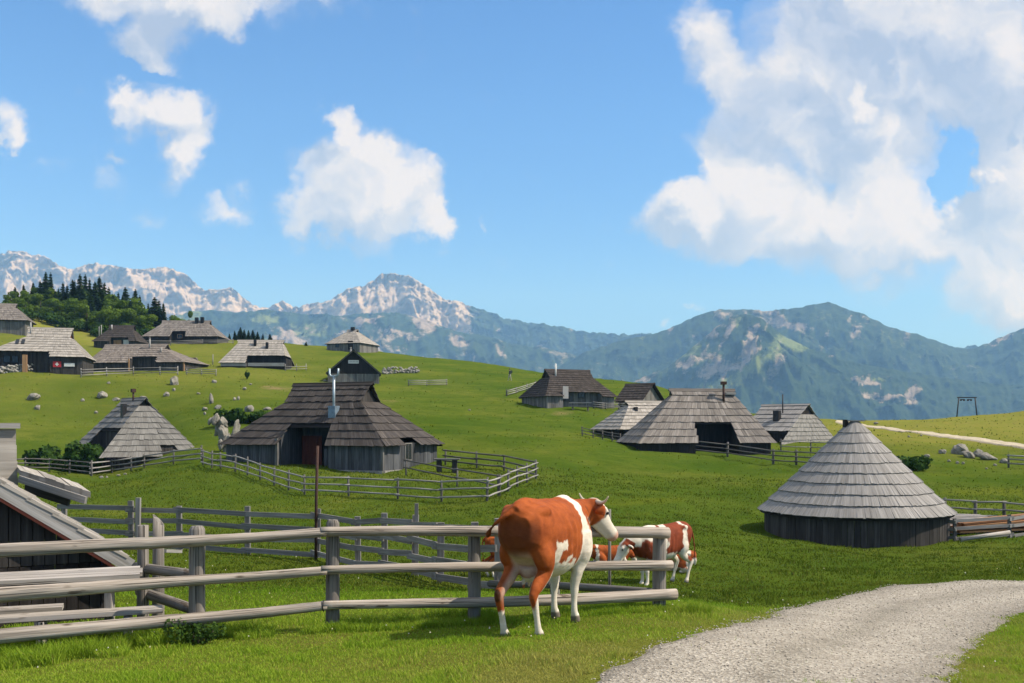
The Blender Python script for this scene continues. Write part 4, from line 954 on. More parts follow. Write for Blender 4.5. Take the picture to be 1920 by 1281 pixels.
def fence(name, label, pts, ph=1.05, rails=(.3, .62, .92), style='log', pr=.06, rr=.045, mp=None, mr=None, cat='fence', group=None, drop=.4, over=.12, side=1, pts_are_world=False, jitter=.03):
    W_ = [Vector(p) if pts_are_world else wp(*p) for p in pts]
    root = empty(name, W_[0], label, cat, 0, group); o = root.location
    mp = mp or M_RAILD; mr = mr or M_RAILG
    for i, p in enumerate(W_):
        b = MB(); h = ph * random.uniform(.96, 1.06); t = Vector((random.uniform(-.03, .03), random.uniform(-.03, .03), h))
        if style == 'plank': b.beam(p - o - Vector((0,0,drop)), p - o + t, pr * 2, pr * 1.7)
        else: b.tube([p - o - Vector((0,0,drop)), p - o + t * .5, p - o + t], [pr * 1.05, pr, pr * .9], 9, .06)
        b.build('post', mp, root)
    for i in range(len(W_) - 1):
        a, c = W_[i] - o, W_[i + 1] - o; d = (c - a).normalized(); n = Vector((d.y, -d.x, 0)).normalized() * side
        if n.y > 0: n = -n
        for h in rails:
            b = MB(); j0, j1 = random.uniform(-jitter, jitter), random.uniform(-jitter, jitter)
            A = a + n * (pr + rr * .7) + Vector((0, 0, h + j0)) - d * over; B = c + n * (pr + rr * .7) + Vector((0, 0, h + j1)) + d * over
            if style == 'plank': b.beam(A, B, .035, rr * 2)
            else:
                m = A.lerp(B, .5) + Vector((0, 0, random.uniform(-.02, .02))); b.tube([A, m, B], [rr, rr * .97, rr * .88], 8, .06)
            b.build('rail', mr, root)
    return root
# ---- foreground log fence
def Yf(px):
    k = (px - 960) / F; return 11.36 / (1 - .376 * k)
fo = G(625, Yf(625)); FF = empty('log_fence', fo, 'thick peeled log rail fence in front with the brown cow standing against it', 'fence')
def flog(pts, r, mat, name, n=18, wob=.10, sub=9, dy=-.115, rv=None):
    b = MB(); q = [P(px, py, Yf(px) + dy) - fo for px, py in pts]
    b.tube(q, r, n, wob, sub=sub, r=rv); return b.build(name, mat, FF)
flog([(-160, 1047), (0, 1032), (190, 1023), (370, 1014), (480, 1008), (612, 998)], [.064, .063, .062, .060, .056, .050], M_LOG, 'rail')
flog([(600, 997), (760, 995.5), (915, 996), (1080, 997), (1252, 999)], [.052, .056, .058, .064, .072], M_LOG, 'rail')
flog([(-160, 1128), (0, 1115), (190, 1101), (370, 1088), (480, 1081), (612, 1070)], [.078, .074, .066, .055, .050, .046], M_LOG, 'rail')
flog([(602, 1069), (760, 1065), (900, 1063), (1080, 1062), (1258, 1060)], [.046, .048, .052, .058, .066], M_LOG, 'rail')
flog([(-160, 1209), (0, 1193), (190, 1176), (370, 1160), (480, 1150), (612, 1136)], [.076, .070, .066, .066, .058, .048], M_LOG, 'rail')
flog([(602, 1135), (760, 1132), (890, 1130), (1080, 1124), (1266, 1114)], [.048, .052, .056, .064, .074], M_LOG, 'rail')
for px, top, r, lean in ((-110, 1000, .085, 0), (370, 990, .083, .01), (624, 978, .072, .005), (889, 990, .074, -.005), (1236, 1006, .082, .0)):
    b = MB(); Y = Yf(px); base = G(px, Y, -.4) - fo; t = P(px - lean * 40, top, Y) - fo
    b.tube([base, base.lerp(t, .4), base.lerp(t, .8), t + Vector((0, 0, -.015)), t + Vector((0, 0, .02))], [r * 1.08, r * 1.03, r, r * .97, r * .7], 16, .07, sub=3)
    b.build('post', M_POST, FF)
b = MB(); c = P(607, 1136, Yf(607) - .115) - fo
b.tube([c + Vector((math.cos(a) * .0, math.sin(a) * .058, math.cos(a) * .058)) for a in np.linspace(0, 2 * math.pi, 18)], .006, 5, caps=False); b.build('wire_tie', M_BLACKMETAL, FF)
# ---- short arm running back from it
o_ = G(370, 10.2); AR = empty('gate_arm', o_, 'short dark log gate arm with two squared posts behind the log fence by the table', 'fence')
for px, top, Y, r in ((268, 985, 11.3, .066), (297, 985, 11.6, .068)):
    b = MB(); bs = G(px, Y, -.4) - o_; t = P(px, top, Y) - o_
    b.tube([bs, bs.lerp(t, .5), t], [r * 1.03, r, r * .96], 14, .05, sub=3)
    i = len(b.v); b.v = [(x, y, z - (.07 * (x - t.x) / r - .06 if z > t.z - .02 and px == 297 else 0)) for x, y, z in b.v]
    b.build('post', M_POST, AR)
for (x0, y0, Y0, x1, y1, Y1) in ((372, 1079, 10.35, 255, 1064, 11.55), (372, 1146, 10.35, 262, 1109, 11.55)):
    b = MB(); b.tube([P(x0, y0, Y0) - o_, P(x1, y1, Y1) - o_], [.055, .06], 12, .05, sub=4); b.build('rail', M_POST, AR)
b = MB(); b.beam(P(300, 1033, 11.8) - o_, P(330, 1034, 12.3) - o_, .16, .04); b.build('board', M_TRIM, AR)
# ---- plank fence in the dip behind
def fpts(l): return [G(px, Y) for px, Y in l]
PF = fpts([(120, 25.5), (247, 25.2), (337, 25.2), (465, 24.9), (594, 24.2), (672, 22.2), (722, 21.2), (777, 19.8), (825, 18.4), (893, 17.0), (935, 16.2)])
fence('plank_fence', 'weathered grey plank fence across the dip behind the log fence', PF, 1.17, (.12, .42, .72, 1.05), 'plank', .062, .06, M_PLANK, M_PLANK, pts_are_world=True, jitter=.04)
b = MB(); p = G(258, 25.0); b.beam((0, 0, -.4), (.02, 0, 1.32), .11, .10); o2 = b.build('leaning_stake', M_PLANK, None, p); tag(o2, 'tall grey stake doubled beside the left corner post of the plank fence', 'stake')
b = MB(); p = G(781, 19.6); b.beam((0, 0, -.4), (0, 0, 1.45), .07, .07); o2 = b.build('leaning_stake', M_PLANK, None, p); tag(o2, 'thin grey stake sticking above the log rail beside the plank fence bend', 'stake')
fence('low_rail', 'low dark log rail near the ground behind the cow and the log fence end', fpts([(935, 16.2), (1040, 14.4), (1236, 12.7)]), .34, (.17,), 'log', .07, .055, M_POST, M_RAILD, pts_are_world=True, cat='rail')
b = MB(); p = G(1143, 14.2); b.tube([(0, 0, -.3), (0, 0, 1.28)], .022, 8); o2 = b.build('thin_stake', M_POST, None, p); tag(o2, 'thin upright stake between the brown cow and the fence end', 'stake')
b = MB(); p = G(592, 23.8); b.tube([(0, 0, -.3), (.01, 0, 1.4), (.045, 0, CZ + (HZ - 836) / F * 23.8 - p.z)], .036, 10); o2 = b.build('rusty_pole', M_RUST, None, p); tag(o2, 'tall thin rusty iron pole in front of the dark hut', 'pole')
# ---- yard fence round the dark hut
fence('rail_fence', 'three rail fence enclosing the yard of the dark hut', [(380, 872), (397, 878), (414, 880), (441, 885), (464, 892), (488, 901), (514, 911), (541, 920), (571, 928), (654, 931), (746, 936), (828, 941), (913, 940), (936, 931), (953, 922), (970, 913), (988, 906), (1005, 898)], .98, (.2, .53, .86), 'log', .05, .04, M_RAILD, M_RAILG)
fence('rail_fence', 'dark rail fence closing the back of the dark hut yard', [(1005, 898), (945, 883), (894, 878), (835, 872)], .98, (.25, .55, .88), 'log', .06, .05, M_RAILD, M_RAILD)
fence('rail_fence', 'two rail inner fence beside the bench table in the yard of the dark hut', [(761, 892), (857, 913), (935, 929)], .9, (.42, .84), 'log', .05, .04, M_RAILD, M_RAILD)
fence('rail_fence', 'sunlit three rail fence below the grey hut on the left', [(172, 893), (210, 887), (246, 882), (271, 878), (325, 871), (378, 866)], .98, (.2, .52, .84), 'log', .055, .05, M_RAILD, M_RAILG)
fence('rail_fence', 'dark rail fence left of the grey hut behind the near hut chimney', [(24, 886), (47, 885), (92, 886), (130, 889), (170, 893)], 1.0, (.3, .6, .9), 'log', .055, .045, M_RAILD, M_RAILD)
fence('rail_fence', 'dark rail fence in front of the open hut doorway', [(1288, 848), (1364, 858), (1450, 871), (1493, 873), (1560, 879)], 1.12, (.3, .65, 1.0), 'log', .09, .05, M_RAILD, M_RAILD)
fence('rail_fence', 'grey rail fence in front of the bright end slope of the right hut', [(1464, 846), (1520, 848), (1580, 850)], 1.0, (.4, .85), 'log', .06, .045, M_RAILD, M_RAILG)
fence('rail_fence', 'rail fence in the grass beyond the round hut', [(1772, 972), (1828, 976), (1883, 978), (1945, 984), (2010, 990)], .9, (.2, .5, .84), 'log', .075, .04, M_RAILD, M_RAILG)
fence('rail_fence', 'short dark fence beside the pale rock outcrop', [(1891, 877), (1945, 880), (2010, 885)], .95, (.3, .6, .9), 'log', .07, .055, M_RAILD, M_RAILG)
fence('rail_fence', 'small fence left of the low pale hut', [(1092, 817), (1112, 822), (1130, 825), (1148, 828), (1163, 830)], .85, (.25, .5, .75), 'log', .06, .035, M_RAILD, M_RAILD)
fence('rail_fence', 'fence climbing the slope left of the hut with the white board', [(950, 743), (968, 738), (988, 731), (1004, 726)], .95, (.25, .5, .75), 'log', .09, .06, M_RAILD, M_RAILG)
fence('rail_fence', 'pale low fence right of the picnic table on the far slope', [(1113, 767), (1135, 768), (1160, 768), (1187, 769)], .85, (.25, .5, .75), 'log', .07, .05, M_RAILD, M_RAILG)
fence('rail_fence', 'pale rail fence in front of the wide brown roofed hut', [(152, 708), (200, 706), (250, 704), (300, 703), (333, 703)], 1.2, (.3, .65, 1.0), 'log', .08, .055, M_RAILG, M_RAILG)
fence('rail_fence', 'pale fence right of the wide brown roofed hut', [(350, 702), (378, 704), (405, 705)], .95, (.25, .55, .85), 'log', .07, .055, M_RAILG, M_RAILG)
fence('rail_fence', 'dark fence below the long hilltop hut', [(262, 648), (320, 648), (380, 646), (437, 645)], 1.1, (.3, .6, .9), 'log', .08, .06, M_RAILD, M_RAILG)
fence('rail_fence', 'short grey fence on the slope right of the black gabled hut', [(766, 724), (800, 724), (837, 723)], .9, (.2, .5, .8), 'log', .06, .06, M_RAILD, M_RAILG)
fence('rail_fence', 'short fence right of the hut with the black open side', [(535, 696), (556, 696), (574, 695)], 1.2, (.3, .7), 'log', .07, .05, M_RAILG, M_RAILG)
b = MB(); b.tube([(0, 0, -.3), (.03, 0, 1.8)], [.1, .07], 8); o2 = b.build('wooden_post', M_RAILG, None, wp(399, 684)); tag(o2, 'lone pale post left of the hut with the black open side', 'post')
for px, h in ((186, 3.0), (190, 3.4)):
    b = MB(); b.tube([(0, 0, -.5), (0, 0, h)], .10, 8); o2 = b.build('metal_pole', M_TRIM, None, G(px, 214)); tag(o2, ['shorter', 'taller'][px == 190] + ' of two pale poles at the edge of the wood', 'pole', 'pale poles by the wood')
# ---- picnic table and benches by the near hut
ud = Vector((.936, .352, 0)); un = Vector((-.352, .936, 0))
def slab(parent, name, rc, L, D, n, th, mat):
    """rc: right front top corner (relative), boards run along ud"""
    b = MB(); w = D / n
    for i in range(n):
        a = rc + un * (w * (i + .5)) - Vector((0, 0, th / 2)); e = random.uniform(-.015, .015)
        b.beam(a - ud * L, a + ud * e, w - .012, th)
    return b.build(name, mat, parent)
def legs(parent, rc, L, D, h, at, mat, w=.09):
    for s in at:
        for k in (.15, .85):
            b = MB(); a = rc - ud * s + un * (D * k); b.beam(a + Vector((0, 0, -.06)), a + Vector((0, 0, -h)), w, w); b.build('leg', mat, parent)
        b = MB(); a = rc - ud * s - Vector((0, 0, .095)); b.beam(a + un * D * .05, a + un * D * .95, .06, .07); b.build('crossbar', mat, parent)
tr = P(265, 1077, 10.42); t0 = empty('picnic_table', Vector((tr.x, tr.y, g(tr.x, tr.y))), 'pale wooden picnic table behind the log fence beside the near hut', 'table')
slab(t0, 'tabletop', tr - t0.location, 2.6, .70, 4, .045, M_TABLE); legs(t0, tr - t0.location, 2.6, .7, 1.1, (.32, 2.0), M_TABLE, .07)
br_ = P(303, 1142, 10.33); t1 = empty('bench', Vector((br_.x, br_.y, g(br_.x, br_.y))), 'plank bench on the fence side of the picnic table', 'bench')
slab(t1, 'seat', br_ - t1.location, 2.6, .26, 1, .045, M_TABLE); legs(t1, br_ - t1.location, 2.6, .26, .8, (.33, 1.15, 2.2), M_TABLE, .07)
br_ = P(118, 1138, 11.05); t2 = empty('bench', Vector((br_.x, br_.y, g(br_.x, br_.y))), 'shorter plank bench on the hut side of the picnic table', 'bench')
slab(t2, 'seat', br_ - t2.location, 2.0, .26, 1, .045, M_TABLE); legs(t2, br_ - t2.location, 2.0, .26, .7, (.25, 1.2), M_TABLE, .07)
# ---- table in the yard of the dark hut
p = G(838, 57.0); p.z = g(p.x, p.y); t3 = empty('yard_table', p, 'dark table in the yard against the end of the dark hut', 'table')
b = MB(); b.beam((-.75, 0, .78), (.75, 0, .78), .8, .08); b.build('tabletop', M_RAILD, t3)
for x in (-.45, .45): b = MB(); b.box((x, 0, .3), (.28, .6, .9)); b.build('leg', M_WALL_DARK, t3)
# ---- far picnic table
p = wp(1088, 769); t4 = empty('picnic_table', p, 'grey picnic table with benches in front of the hut with the white board', 'table')
b = MB(); b.beam((-1.3, 0, .85), (1.3, 0, .85), .8, .09); b.build('tabletop', M_RAILG, t4)
for s in (-1, 1): b = MB(); b.beam((-1.3, s * .75, .45), (1.3, s * .75, .45), .3, .08); b.build('seat', M_RAILG, t4)
for x in (-.9, .9): b = MB(); b.beam((x, -.8, .36), (x, .8, .36), .12, .1); b.beam((x, -.5, -.2), (x, -.15, .8), .12, .1); b.beam((x, .5, -.2), (x, .15, .8), .12, .1); b.build('trestle', M_RAILD, t4)
# ---- lumber pen right of the round hut
lp = G(1791, 38.2); PEN = fence('rail_fence', 'sagging board fence in front of the lumber pile beside the round hut', [G(1764, 38.6), G(1791, 38.0), G(1893, 38.4), G(1960, 39.4)], .86, (.12, .46, .78), 'plank', .055, .06, M_RAILD, M_RAILG, pts_are_world=True, jitter=.05)
b = MB(); k = 0
LP = G(1850, 39.6)
for z in range(4):
    for i in range(5):
        y = i * .2 + random.uniform(-.05, .05); a = Vector((-1.1 + random.uniform(-.3, .2), y, .06 + z * .11)); c = Vector((2.6 + random.uniform(-.3, .5), y + random.uniform(-.2, .2), .25 + z * .17))
        b.beam(a, c, .18, .06 + .03 * random.random())
o2 = b.build('lumber_pile', M_LUMBER, None, LP); tag(o2, 'pile of reddish sawn boards beside the round hut', 'lumber')
b = MB()
for i in range(4):
    for k in range(9): b.beam((-.1 + random.uniform(-.1, .1), k * .29, .10 + i * .09 + k * .035), (2.9 + random.uniform(-.3, .3), k * .29 + .05, .02 + i * .09 + k * .035), .27, .07)
o2 = b.build('board_stack', M_TABLE, None, G(1766, 39.9)); tag(o2, 'flat pale boards stacked behind the reddish lumber by the round hut', 'boards')
b = MB(); b.tube([G(1800, 37.6, .1) - LP, G(1893, 37.9, .22) - LP], [.09, .075], 10, .05); o2 = b.build('fallen_log', M_TABLE, None, LP); tag(o2, 'pale log lying at the foot of the lumber fence', 'log')
# ---- lift pylon
p = G(1813, 195); t5 = empty('lift_pylon', p, 'black steel ski lift frame standing on the far right meadow', 'pylon')
top = CZ + (HZ - 746) / F * 195 - p.z
for s in (-1, 1): b = MB(); b.tube([(s * 2.1, 0, -1), (s * 1.6, 0, top)], .13, 8); b.build('leg', M_BLACKMETAL, t5)
b = MB(); b.beam((-1.9, 0, top + .05), (1.9, 0, top + .05), .2, .22); b.build('crossbeam', M_BLACKMETAL, t5)
for x in (-.9, .5):
    b = MB(); b.box((x, 0, top - .35), (.75, .12, .16)); b.tube([(x - .3, -.1, top - .45), (x - .3, .1, top - .45)], .2, 10); b.tube([(x + .3, -.1, top - .45), (x + .3, .1, top - .45)], .2, 10); b.build('roller', M_BLACKMETAL, t5)
# ---- dry stone walls, log pile
def rockmesh(sx, sy, sz, seed, n=3, rough=.35):
    bm = bmesh.new(); bmesh.ops.create_icosphere(bm, subdivisions=n, radius=1); rs = random.Random(seed); o = [rs.uniform(0, 60) for _ in range(3)]
    cuts = [(Vector((rs.gauss(0,1), rs.gauss(0,1), rs.gauss(0,1))).normalized(), rs.uniform(.55, .85)) for _ in range(9)]
    for v in bm.verts:
        p = v.co.copy()
        for nn, dd in cuts:
            e = p.dot(nn) - dd
            if e > 0: p -= nn * e * .92
        q = float(fbm(p.x * 2 + o[0] + p.z, p.y * 2 + o[1] - p.z * .7, 3, seed)) - .5
        p *= 1 + q * rough
        v.co = Vector((p.x * sx, p.y * sy, p.z * sz))
    return bm
def stone_wall(label, a, c, h, w, n, name='dry_stone_wall', mat=None):
    A, B = wp(*a), wp(*c); rs = random.Random(hash(label) % 999 if False else len(label)); V = []; Fc = []
    for i in range(n):
        t = rs.random(); k = rs.random(); s = rs.uniform(.2, .36)
        p = A.lerp(B, t); p.z = g(p.x, p.y); p += Vector((0, rs.uniform(-w, w) * (1 - k * .6), k * h))
        bm = rockmesh(s, s, s * .75, i + 7, 1, .3); o = len(V)
        V += [tuple(v.co + p - A) for v in bm.verts]; bm.verts.index_update(); Fc += [[v.index + o for v in f_.verts] for f_ in bm.faces]; bm.free()
    ob = np_mesh(name, V, Fc, mat or M_STONEWALL, loc=A); return tag(ob, label, 'stone wall')
stone_wall('low dry stone wall at the left edge below the hut with the red flag', (-30, 704), (66, 697), .9, .35, 150)
stone_wall('tumbled dry stone wall under the porch of the hut with the red flag', (90, 692), (152, 692), .8, .35, 110)
stone_wall('long dry stone wall on the slope right of the black gabled hut', (718, 702), (785, 700), 1.0, .3, 130)
def woodpile(label, px, py, w, h, loc=None):
    p = wp(px, py); b = MB()
    r = .13; ny = int(h / (r * 1.8)); nx = int(w / (r * 2))
    for j in range(ny):
        for i in range(nx):
            rr = r * random.uniform(.75, 1.05); x = -w / 2 + (i + .5 + .5 * (j % 2)) * r * 2; z = r + j * r * 1.75
            b.tube([(x, -.45 + random.uniform(-.06, .06), z), (x, .45, z)], rr, 7, .06)
    o_ = b.build('firewood_stack', M_SH_BROWN, None, p); return tag(o_, label, 'firewood')
woodpile('stack of firewood on the grass right of the wide brown roofed hut', 354, 683, 2.9, 1.2)
# ---- hiker
def hiker(label, px, py, s=1.0):
    p = wp(px, py); root = empty('person', p, label, 'person')
    me = bpy.data.meshes.new('body'); V = []; E = []; Rr = []
    def add(v, r, par=None):
        V.append(Vector(v) * s); Rr.append(r * s)
        if par is not None: E.append((par, len(V) - 1))
        return len(V) - 1
    pel = add((0, 0, .95), .15); ch = add((.02, 0, 1.28), .17, pel); nk = add((.03, 0, 1.48), .075, ch); hd = add((.05, 0, 1.60), .10, nk); add((.06, 0, 1.70), .085, hd)
    for sg, fx in ((-1, .20), (1, -.22)):
        hp = add((0, sg * .09, .86), .11, pel); kn = add((fx * .6 + .04, sg * .10, .48), .075, hp); an = add((fx, sg * .10, .08), .05, kn); add((fx + .14, sg * .10, .03), .045, an)
        sh = add((.02, sg * .20, 1.42), .075, ch); el = add((-fx * .5, sg * .26, 1.14), .055, sh); ha = add((-fx * .9 + .06, sg * .25, .92), .04, el); add((-fx * .95 + .08, sg * .25, .84), .03, ha)
    me.from_pydata([tuple(v) for v in V], E, []); ob = bpy.data.objects.new('body', me); link(ob, root)
    md = ob.modifiers.new('skin', 'SKIN'); 
    for i, r in enumerate(Rr): me.skin_vertices[0].data[i].radius = (r, r)
    me.skin_vertices[0].data[0].use_root = True
    ob.modifiers.new('sub', 'SUBSURF').levels = 1
    dg = bpy.context.evaluated_depsgraph_get(); m2 = bpy.data.meshes.new_from_object(ob.evaluated_get(dg)); ob.modifiers.clear(); ob.data = m2
    zs = [sum(m2.vertices[i].co.z for i in q.vertices) / len(q.vertices) / s for q in m2.polygons]
    m2.materials.clear()
    for m in (M_HIK[0], M_HIK[1], M_HIK[2]): m2.materials.append(m)
    for q, z in zip(m2.polygons, zs): q.material_index = 2 if (z > 1.49) else (0 if z > .93 else 1)
    for q in m2.polygons: q.use_smooth = True
    b = MB(); b.box((-.20 * s, 0, 1.28 * s), (.2 * s, .3 * s, .45 * s)); b.build('backpack', M_HIK[0], root)
    bm = bmesh.new(); bmesh.ops.create_uvsphere(bm, u_segments=12, v_segments=8, radius=.115 * s); hm = bpy.data.meshes.new('hair'); bm.to_mesh(hm); bm.free(); hm.materials.append(M_BLACKMETAL)
    ho = bpy.data.objects.new('hair', hm); link(ho, root); ho.location = (.035 * s, 0, 1.68 * s)
    root.rotation_euler = (0, 0, R(200)); return root
M_HIK = [mat_plain('jacket_dark', (.02, .035, .035), .8), mat_plain('trousers_pale', (.38, .35, .30), .8), mat_plain('skin_tone', (.45, .27, .18), .6)]
hiker('walker in a dark jacket and pale trousers on the grassy slope', 956, 715, 1.15)
# ================================================================== COWS
def mat_hide(name, brown, dark):
    m, nt, b = newmat(name, .75, .12)
    at = N(nt, 'ShaderNodeAttribute', attribute_name='coat'); sp = N(nt, 'ShaderNodeSeparateColor'); nt.links.new(at.outputs['Color'], sp.inputs[0])
    ob = N(nt, 'ShaderNodeTexCoord').outputs['Object']
    n = noise(nt, ob, 5, 5, .65); hr = noise(nt, mapping(nt, ob, (18, 18, 60)), 1, 4, .7)
    br = ramp(nt, n, [(.3, dark), (.7, brown)])
    wh = ramp(nt, n, [(.3, (.56, .49, .39)), (.7, (.72, .67, .58))])
    c = mixc(nt, sp.outputs[0], br, wh)
    c = mixc(nt, sp.outputs[1], c, (.46, .23, .17))        # bare pink skin
    c = mixc(nt, sp.outputs[2], c, (.035, .018, .012))     # hooves, dark hair, painted rump shade
    c = mixc(nt, math_(nt, 'MULTIPLY', math_(nt, 'SUBTRACT', hr, .45, clamp=True), 1.0), c, mixc(nt, .5, c, (0.02, .01, .005)))
    nt.links.new(c, b.inputs['Base Color']); pass
    bump(nt, b, hr, .25, .01); return m
M_HIDE = mat_hide('cow_hide', (.37, .090, .020), (.20, .043, .010))
M_HIDE2 = mat_hide('cow_hide_red', (.23, .050, .020), (.13, .026, .011))
M_HORN = mat_plain('horn', (.55, .48, .36), .45, 0, .2); M_EYE = mat_plain('eye_dark', (.012, .009, .008), .15)
def ringloft(rings, n=20):
    """rings: (centre Vector, xaxis, yaxis, rx, ry, square) closed lofted tube"""
    V, Fc = [], []
    for c, xa, ya, rx, ry, e in rings:
        for j in range(n):
            a = 2 * math.pi * j / n; ca, sa = math.cos(a), math.sin(a)
            V.append(c + xa * (rx * math.copysign(abs(ca) ** e, ca)) + ya * (ry * math.copysign(abs(sa) ** e, sa)))
    k = len(rings)
    for i in range(k - 1):
        for j in range(n): Fc.append((i*n + j, i*n + (j+1) % n, (i+1)*n + (j+1) % n, (i+1)*n + j))
    Fc.append(tuple(range(n - 1, -1, -1))); Fc.append(tuple((k-1)*n + j for j in range(n)))
    return V, Fc
def smooth_chain(pts, rads, sub=5):
    """catmull-rom through the joints"""
    P_ = [Vector(p) for p in pts]; out = []; rr = []
    for i in range(len(P_) - 1):
        p0 = P_[max(i-1, 0)]; p1 = P_[i]; p2 = P_[i+1]; p3 = P_[min(i+2, len(P_)-1)]
        q0 = rads[max(i-1, 0)]; q1 = rads[i]; q2 = rads[i+1]; q3 = rads[min(i+2, len(P_)-1)]
        for k in range(sub):
            t = k / sub
            def cr(a, b, c, d): return (a*(-t**3 + 2*t*t - t) + b*(3*t**3 - 5*t*t + 2) + c*(-3*t**3 + 4*t*t + t) + d*(t**3 - t*t)) * .5
            out.append(cr(p0, p1, p2, p3)); rr.append(max(.008, cr(q0, q1, q2, q3)))
    out.append(P_[-1]); rr.append(rads[-1]); return out, rr
def chain_loft(pts, rads, flat=1.0, n=14, sub=5, side=Vector((0, 1, 0))):
    p, r = smooth_chain(pts, rads, sub); rings = []
    for i in range(len(p)):
        d = (p[min(i+1, len(p)-1)] - p[max(i-1, 0)]).normalized()
        x = side - d * side.dot(d); x = x.normalized() if x.length > .05 else d.orthogonal().normalized(); y = d.cross(x)
        rings.append((p[i], x, y, r[i] * flat, r[i], 1.0))
    return ringloft(rings, n)
def cow(name, label, loc, heading, coat, mat, scale=1.0, head_yaw=0, head_pitch=-50, legs=None, lying=False, horns=True, neck_up=.0, voxel=.014, tail_side=.06, udder=True, head_drop=0.0, group=None, tail=None):
    root = empty(name, loc, label, 'cow', heading, group); root.scale = (scale,) * 3
    V, Fc = [], []
    def add(vf):
        o = len(V); V.extend([tuple(v) for v in vf[0]]); Fc.extend([tuple(i + o for i in f_) for f_ in vf[1]])
    dz = -.52 if lying else 0
    X, Yx, Zx = Vector((1,0,0)), Vector((0,1,0)), Vector((0,0,1))
    body = [(-.84, 1.18, .09, .12), (-.80, 1.15, .175, .20), (-.70, 1.12, .245, .275), (-.56, 1.09, .265, .32), (-.38, 1.04, .28, .365), (-.15, .985, .30, .41), (.08, .965, .315, .42), (.28, .97, .30, .41), (.46, .985, .26, .395), (.62, 1.0, .225, .37), (.76, 1.01, .18, .31), (.86, 1.02, .12, .21)]
    add(ringloft([(Vector((x, 0, z + dz)), Yx, Zx, hw, hh, .88) for x, z, hw, hh in body], 28))
    # hip bones, rump point, withers and shoulder
    for s in (-1, 1):
        add(chain_loft([(-.40, s * .17, 1.29 + dz), (-.52, s * .20, 1.305 + dz), (-.66, s * .15, 1.29 + dz)], [.05, .062, .06]))
        add(chain_loft([(-.74, s * .10, 1.24 + dz), (-.83, s * .105, 1.21 + dz)], [.10, .06]))
        add(chain_loft([(.52, s * .12, 1.28 + dz), (.60, s * .19, 1.02 + dz), (.56, s * .205, .80 + dz)], [.08, .14, .115], .6))
    add(chain_loft([(-.82, 0, 1.32 + dz), (-.62, 0, 1.365 + dz), (-.2, 0, 1.335 + dz), (.2, 0, 1.325 + dz), (.52, 0, 1.335 + dz), (.78, 0, 1.24 + dz)], [.06, .080, .075, .07, .07, .06]))
    hy = R(head_yaw)
    hd = Vector((math.cos(hy), math.sin(hy), 0))
    n0 = Vector((.56, 0, 1.08 + dz)); n1 = Vector((.80, 0, 1.105 + dz + neck_up * .3)); n2 = Vector((.92, 0, 1.14 + dz + neck_up * .6)) + hd * .07
    poll = n2 + hd * .13 + Vector((0, 0, .17 + neck_up * .4 + head_drop))
    p, r = smooth_chain([n0, n1, n2, poll - Vector((0, 0, .05))], [.29, .215, .165, .125], 6)
    rings = []
    for i in range(len(p)):
        d = (p[min(i+1, len(p)-1)] - p[max(i-1, 0)]).normalized(); x = Zx.cross(d).normalized(); y = d.cross(x)
        rings.append((p[i], x, y, r[i] * .72, r[i] * 1.08, 1.0))
    add(ringloft(rings, 18))
    # brisket / dewlap
    add(chain_loft([(.78, 0, .80 + dz), (.90, 0, .96 + dz), n2 + Vector((0, 0, -.13))], [.10, .10, .07], .45))
    # head: loft from poll to muzzle
    hp = R(head_pitch); ax = hd * math.cos(hp) + Zx * math.sin(hp); sd = Zx.cross(hd).normalized(); up = ax.cross(sd).normalized()
    if up.dot(Zx) < 0: up = -up
    hs = [(-.07, .0, .07, .06), (-.02, .0, .105, .105), (.06, -.01, .118, .135), (.14, -.012, .112, .135), (.22, -.015, .092, .115), (.31, -.015, .078, .092), (.39, -.012, .078, .083), (.45, -.012, .086, .082), (.50, -.016, .078, .068), (.525, -.02, .05, .042)]
    add(ringloft([(poll + ax * t + up * u, sd, up, rx, ry, .9) for t, u, rx, ry in hs], 20))
    add(chain_loft([poll + ax * .10 - up * .10, poll + ax * .25 - up * .095, poll + ax * .44 - up * .07], [.075, .055, .045], .8))   # jaw
    for s in (-1, 1):                                                   # ears, brow ridges
        e0 = poll + ax * .02 + sd * s * .10 + up * .0; e1 = e0 + sd * s * .15 - Zx * .035 - ax * .01 - hd * .04; e2 = e1 + sd * s * .07 - Zx * .05
        add(chain_loft([e0, e0.lerp(e1, .5), e1, e2], [.034, .075, .066, .014], .42, side=ax))
        add(chain_loft([poll + ax * .10 + sd * s * .085 + up * .07, poll + ax * .17 + sd * s * .088 + up * .062], [.035, .03]))
    # legs
    if not lying:
        lg = legs or dict(rh=(-.62, -.17), lh=(-.72, .17), rf=(.50, -.15), lf=(.58, .15))
        for k, (fx, fy) in lg.items():
            s = -1 if k[0] == 'r' else 1
            if k[1] == 'h':
                pts = [(-.50, s * .05, 1.14), (-.53, s * .11, 1.02), (-.50, s * .185, .86), (-.47 + (fx + .62) * .35, s * .175, .68), (fx - .085, s * .155 * .5 + fy * .5, .50), (fx - .07, fy, .42), (fx - .01, fy, .25), (fx + .03, fy, .115), (fx + .055, fy, .07)]
                add(chain_loft(pts, [.14, .19, .165, .108, .070, .060, .043, .048, .052], .68, 16))
                add(chain_loft([(fx + .045, fy, .085), (fx + .075, fy, .0)], [.052, .064], .9, 12, 3))
            else:
                pts = [(.55, s * .15, .98), (.54, s * .185, .78), (.52 + (fx - .5) * .3, s * .17, .62), (fx + .012, fy, .41), (fx + .012, fy, .36), (fx, fy, .24), (fx + .005, fy, .115), (fx + .03, fy, .07)]
                add(chain_loft(pts, [.20, .165, .10, .062, .060, .042, .048, .052], .78, 16))
                add(chain_loft([(fx + .02, fy, .085), (fx + .05, fy, .0)], [.052, .064], .9, 12, 3))
    else:
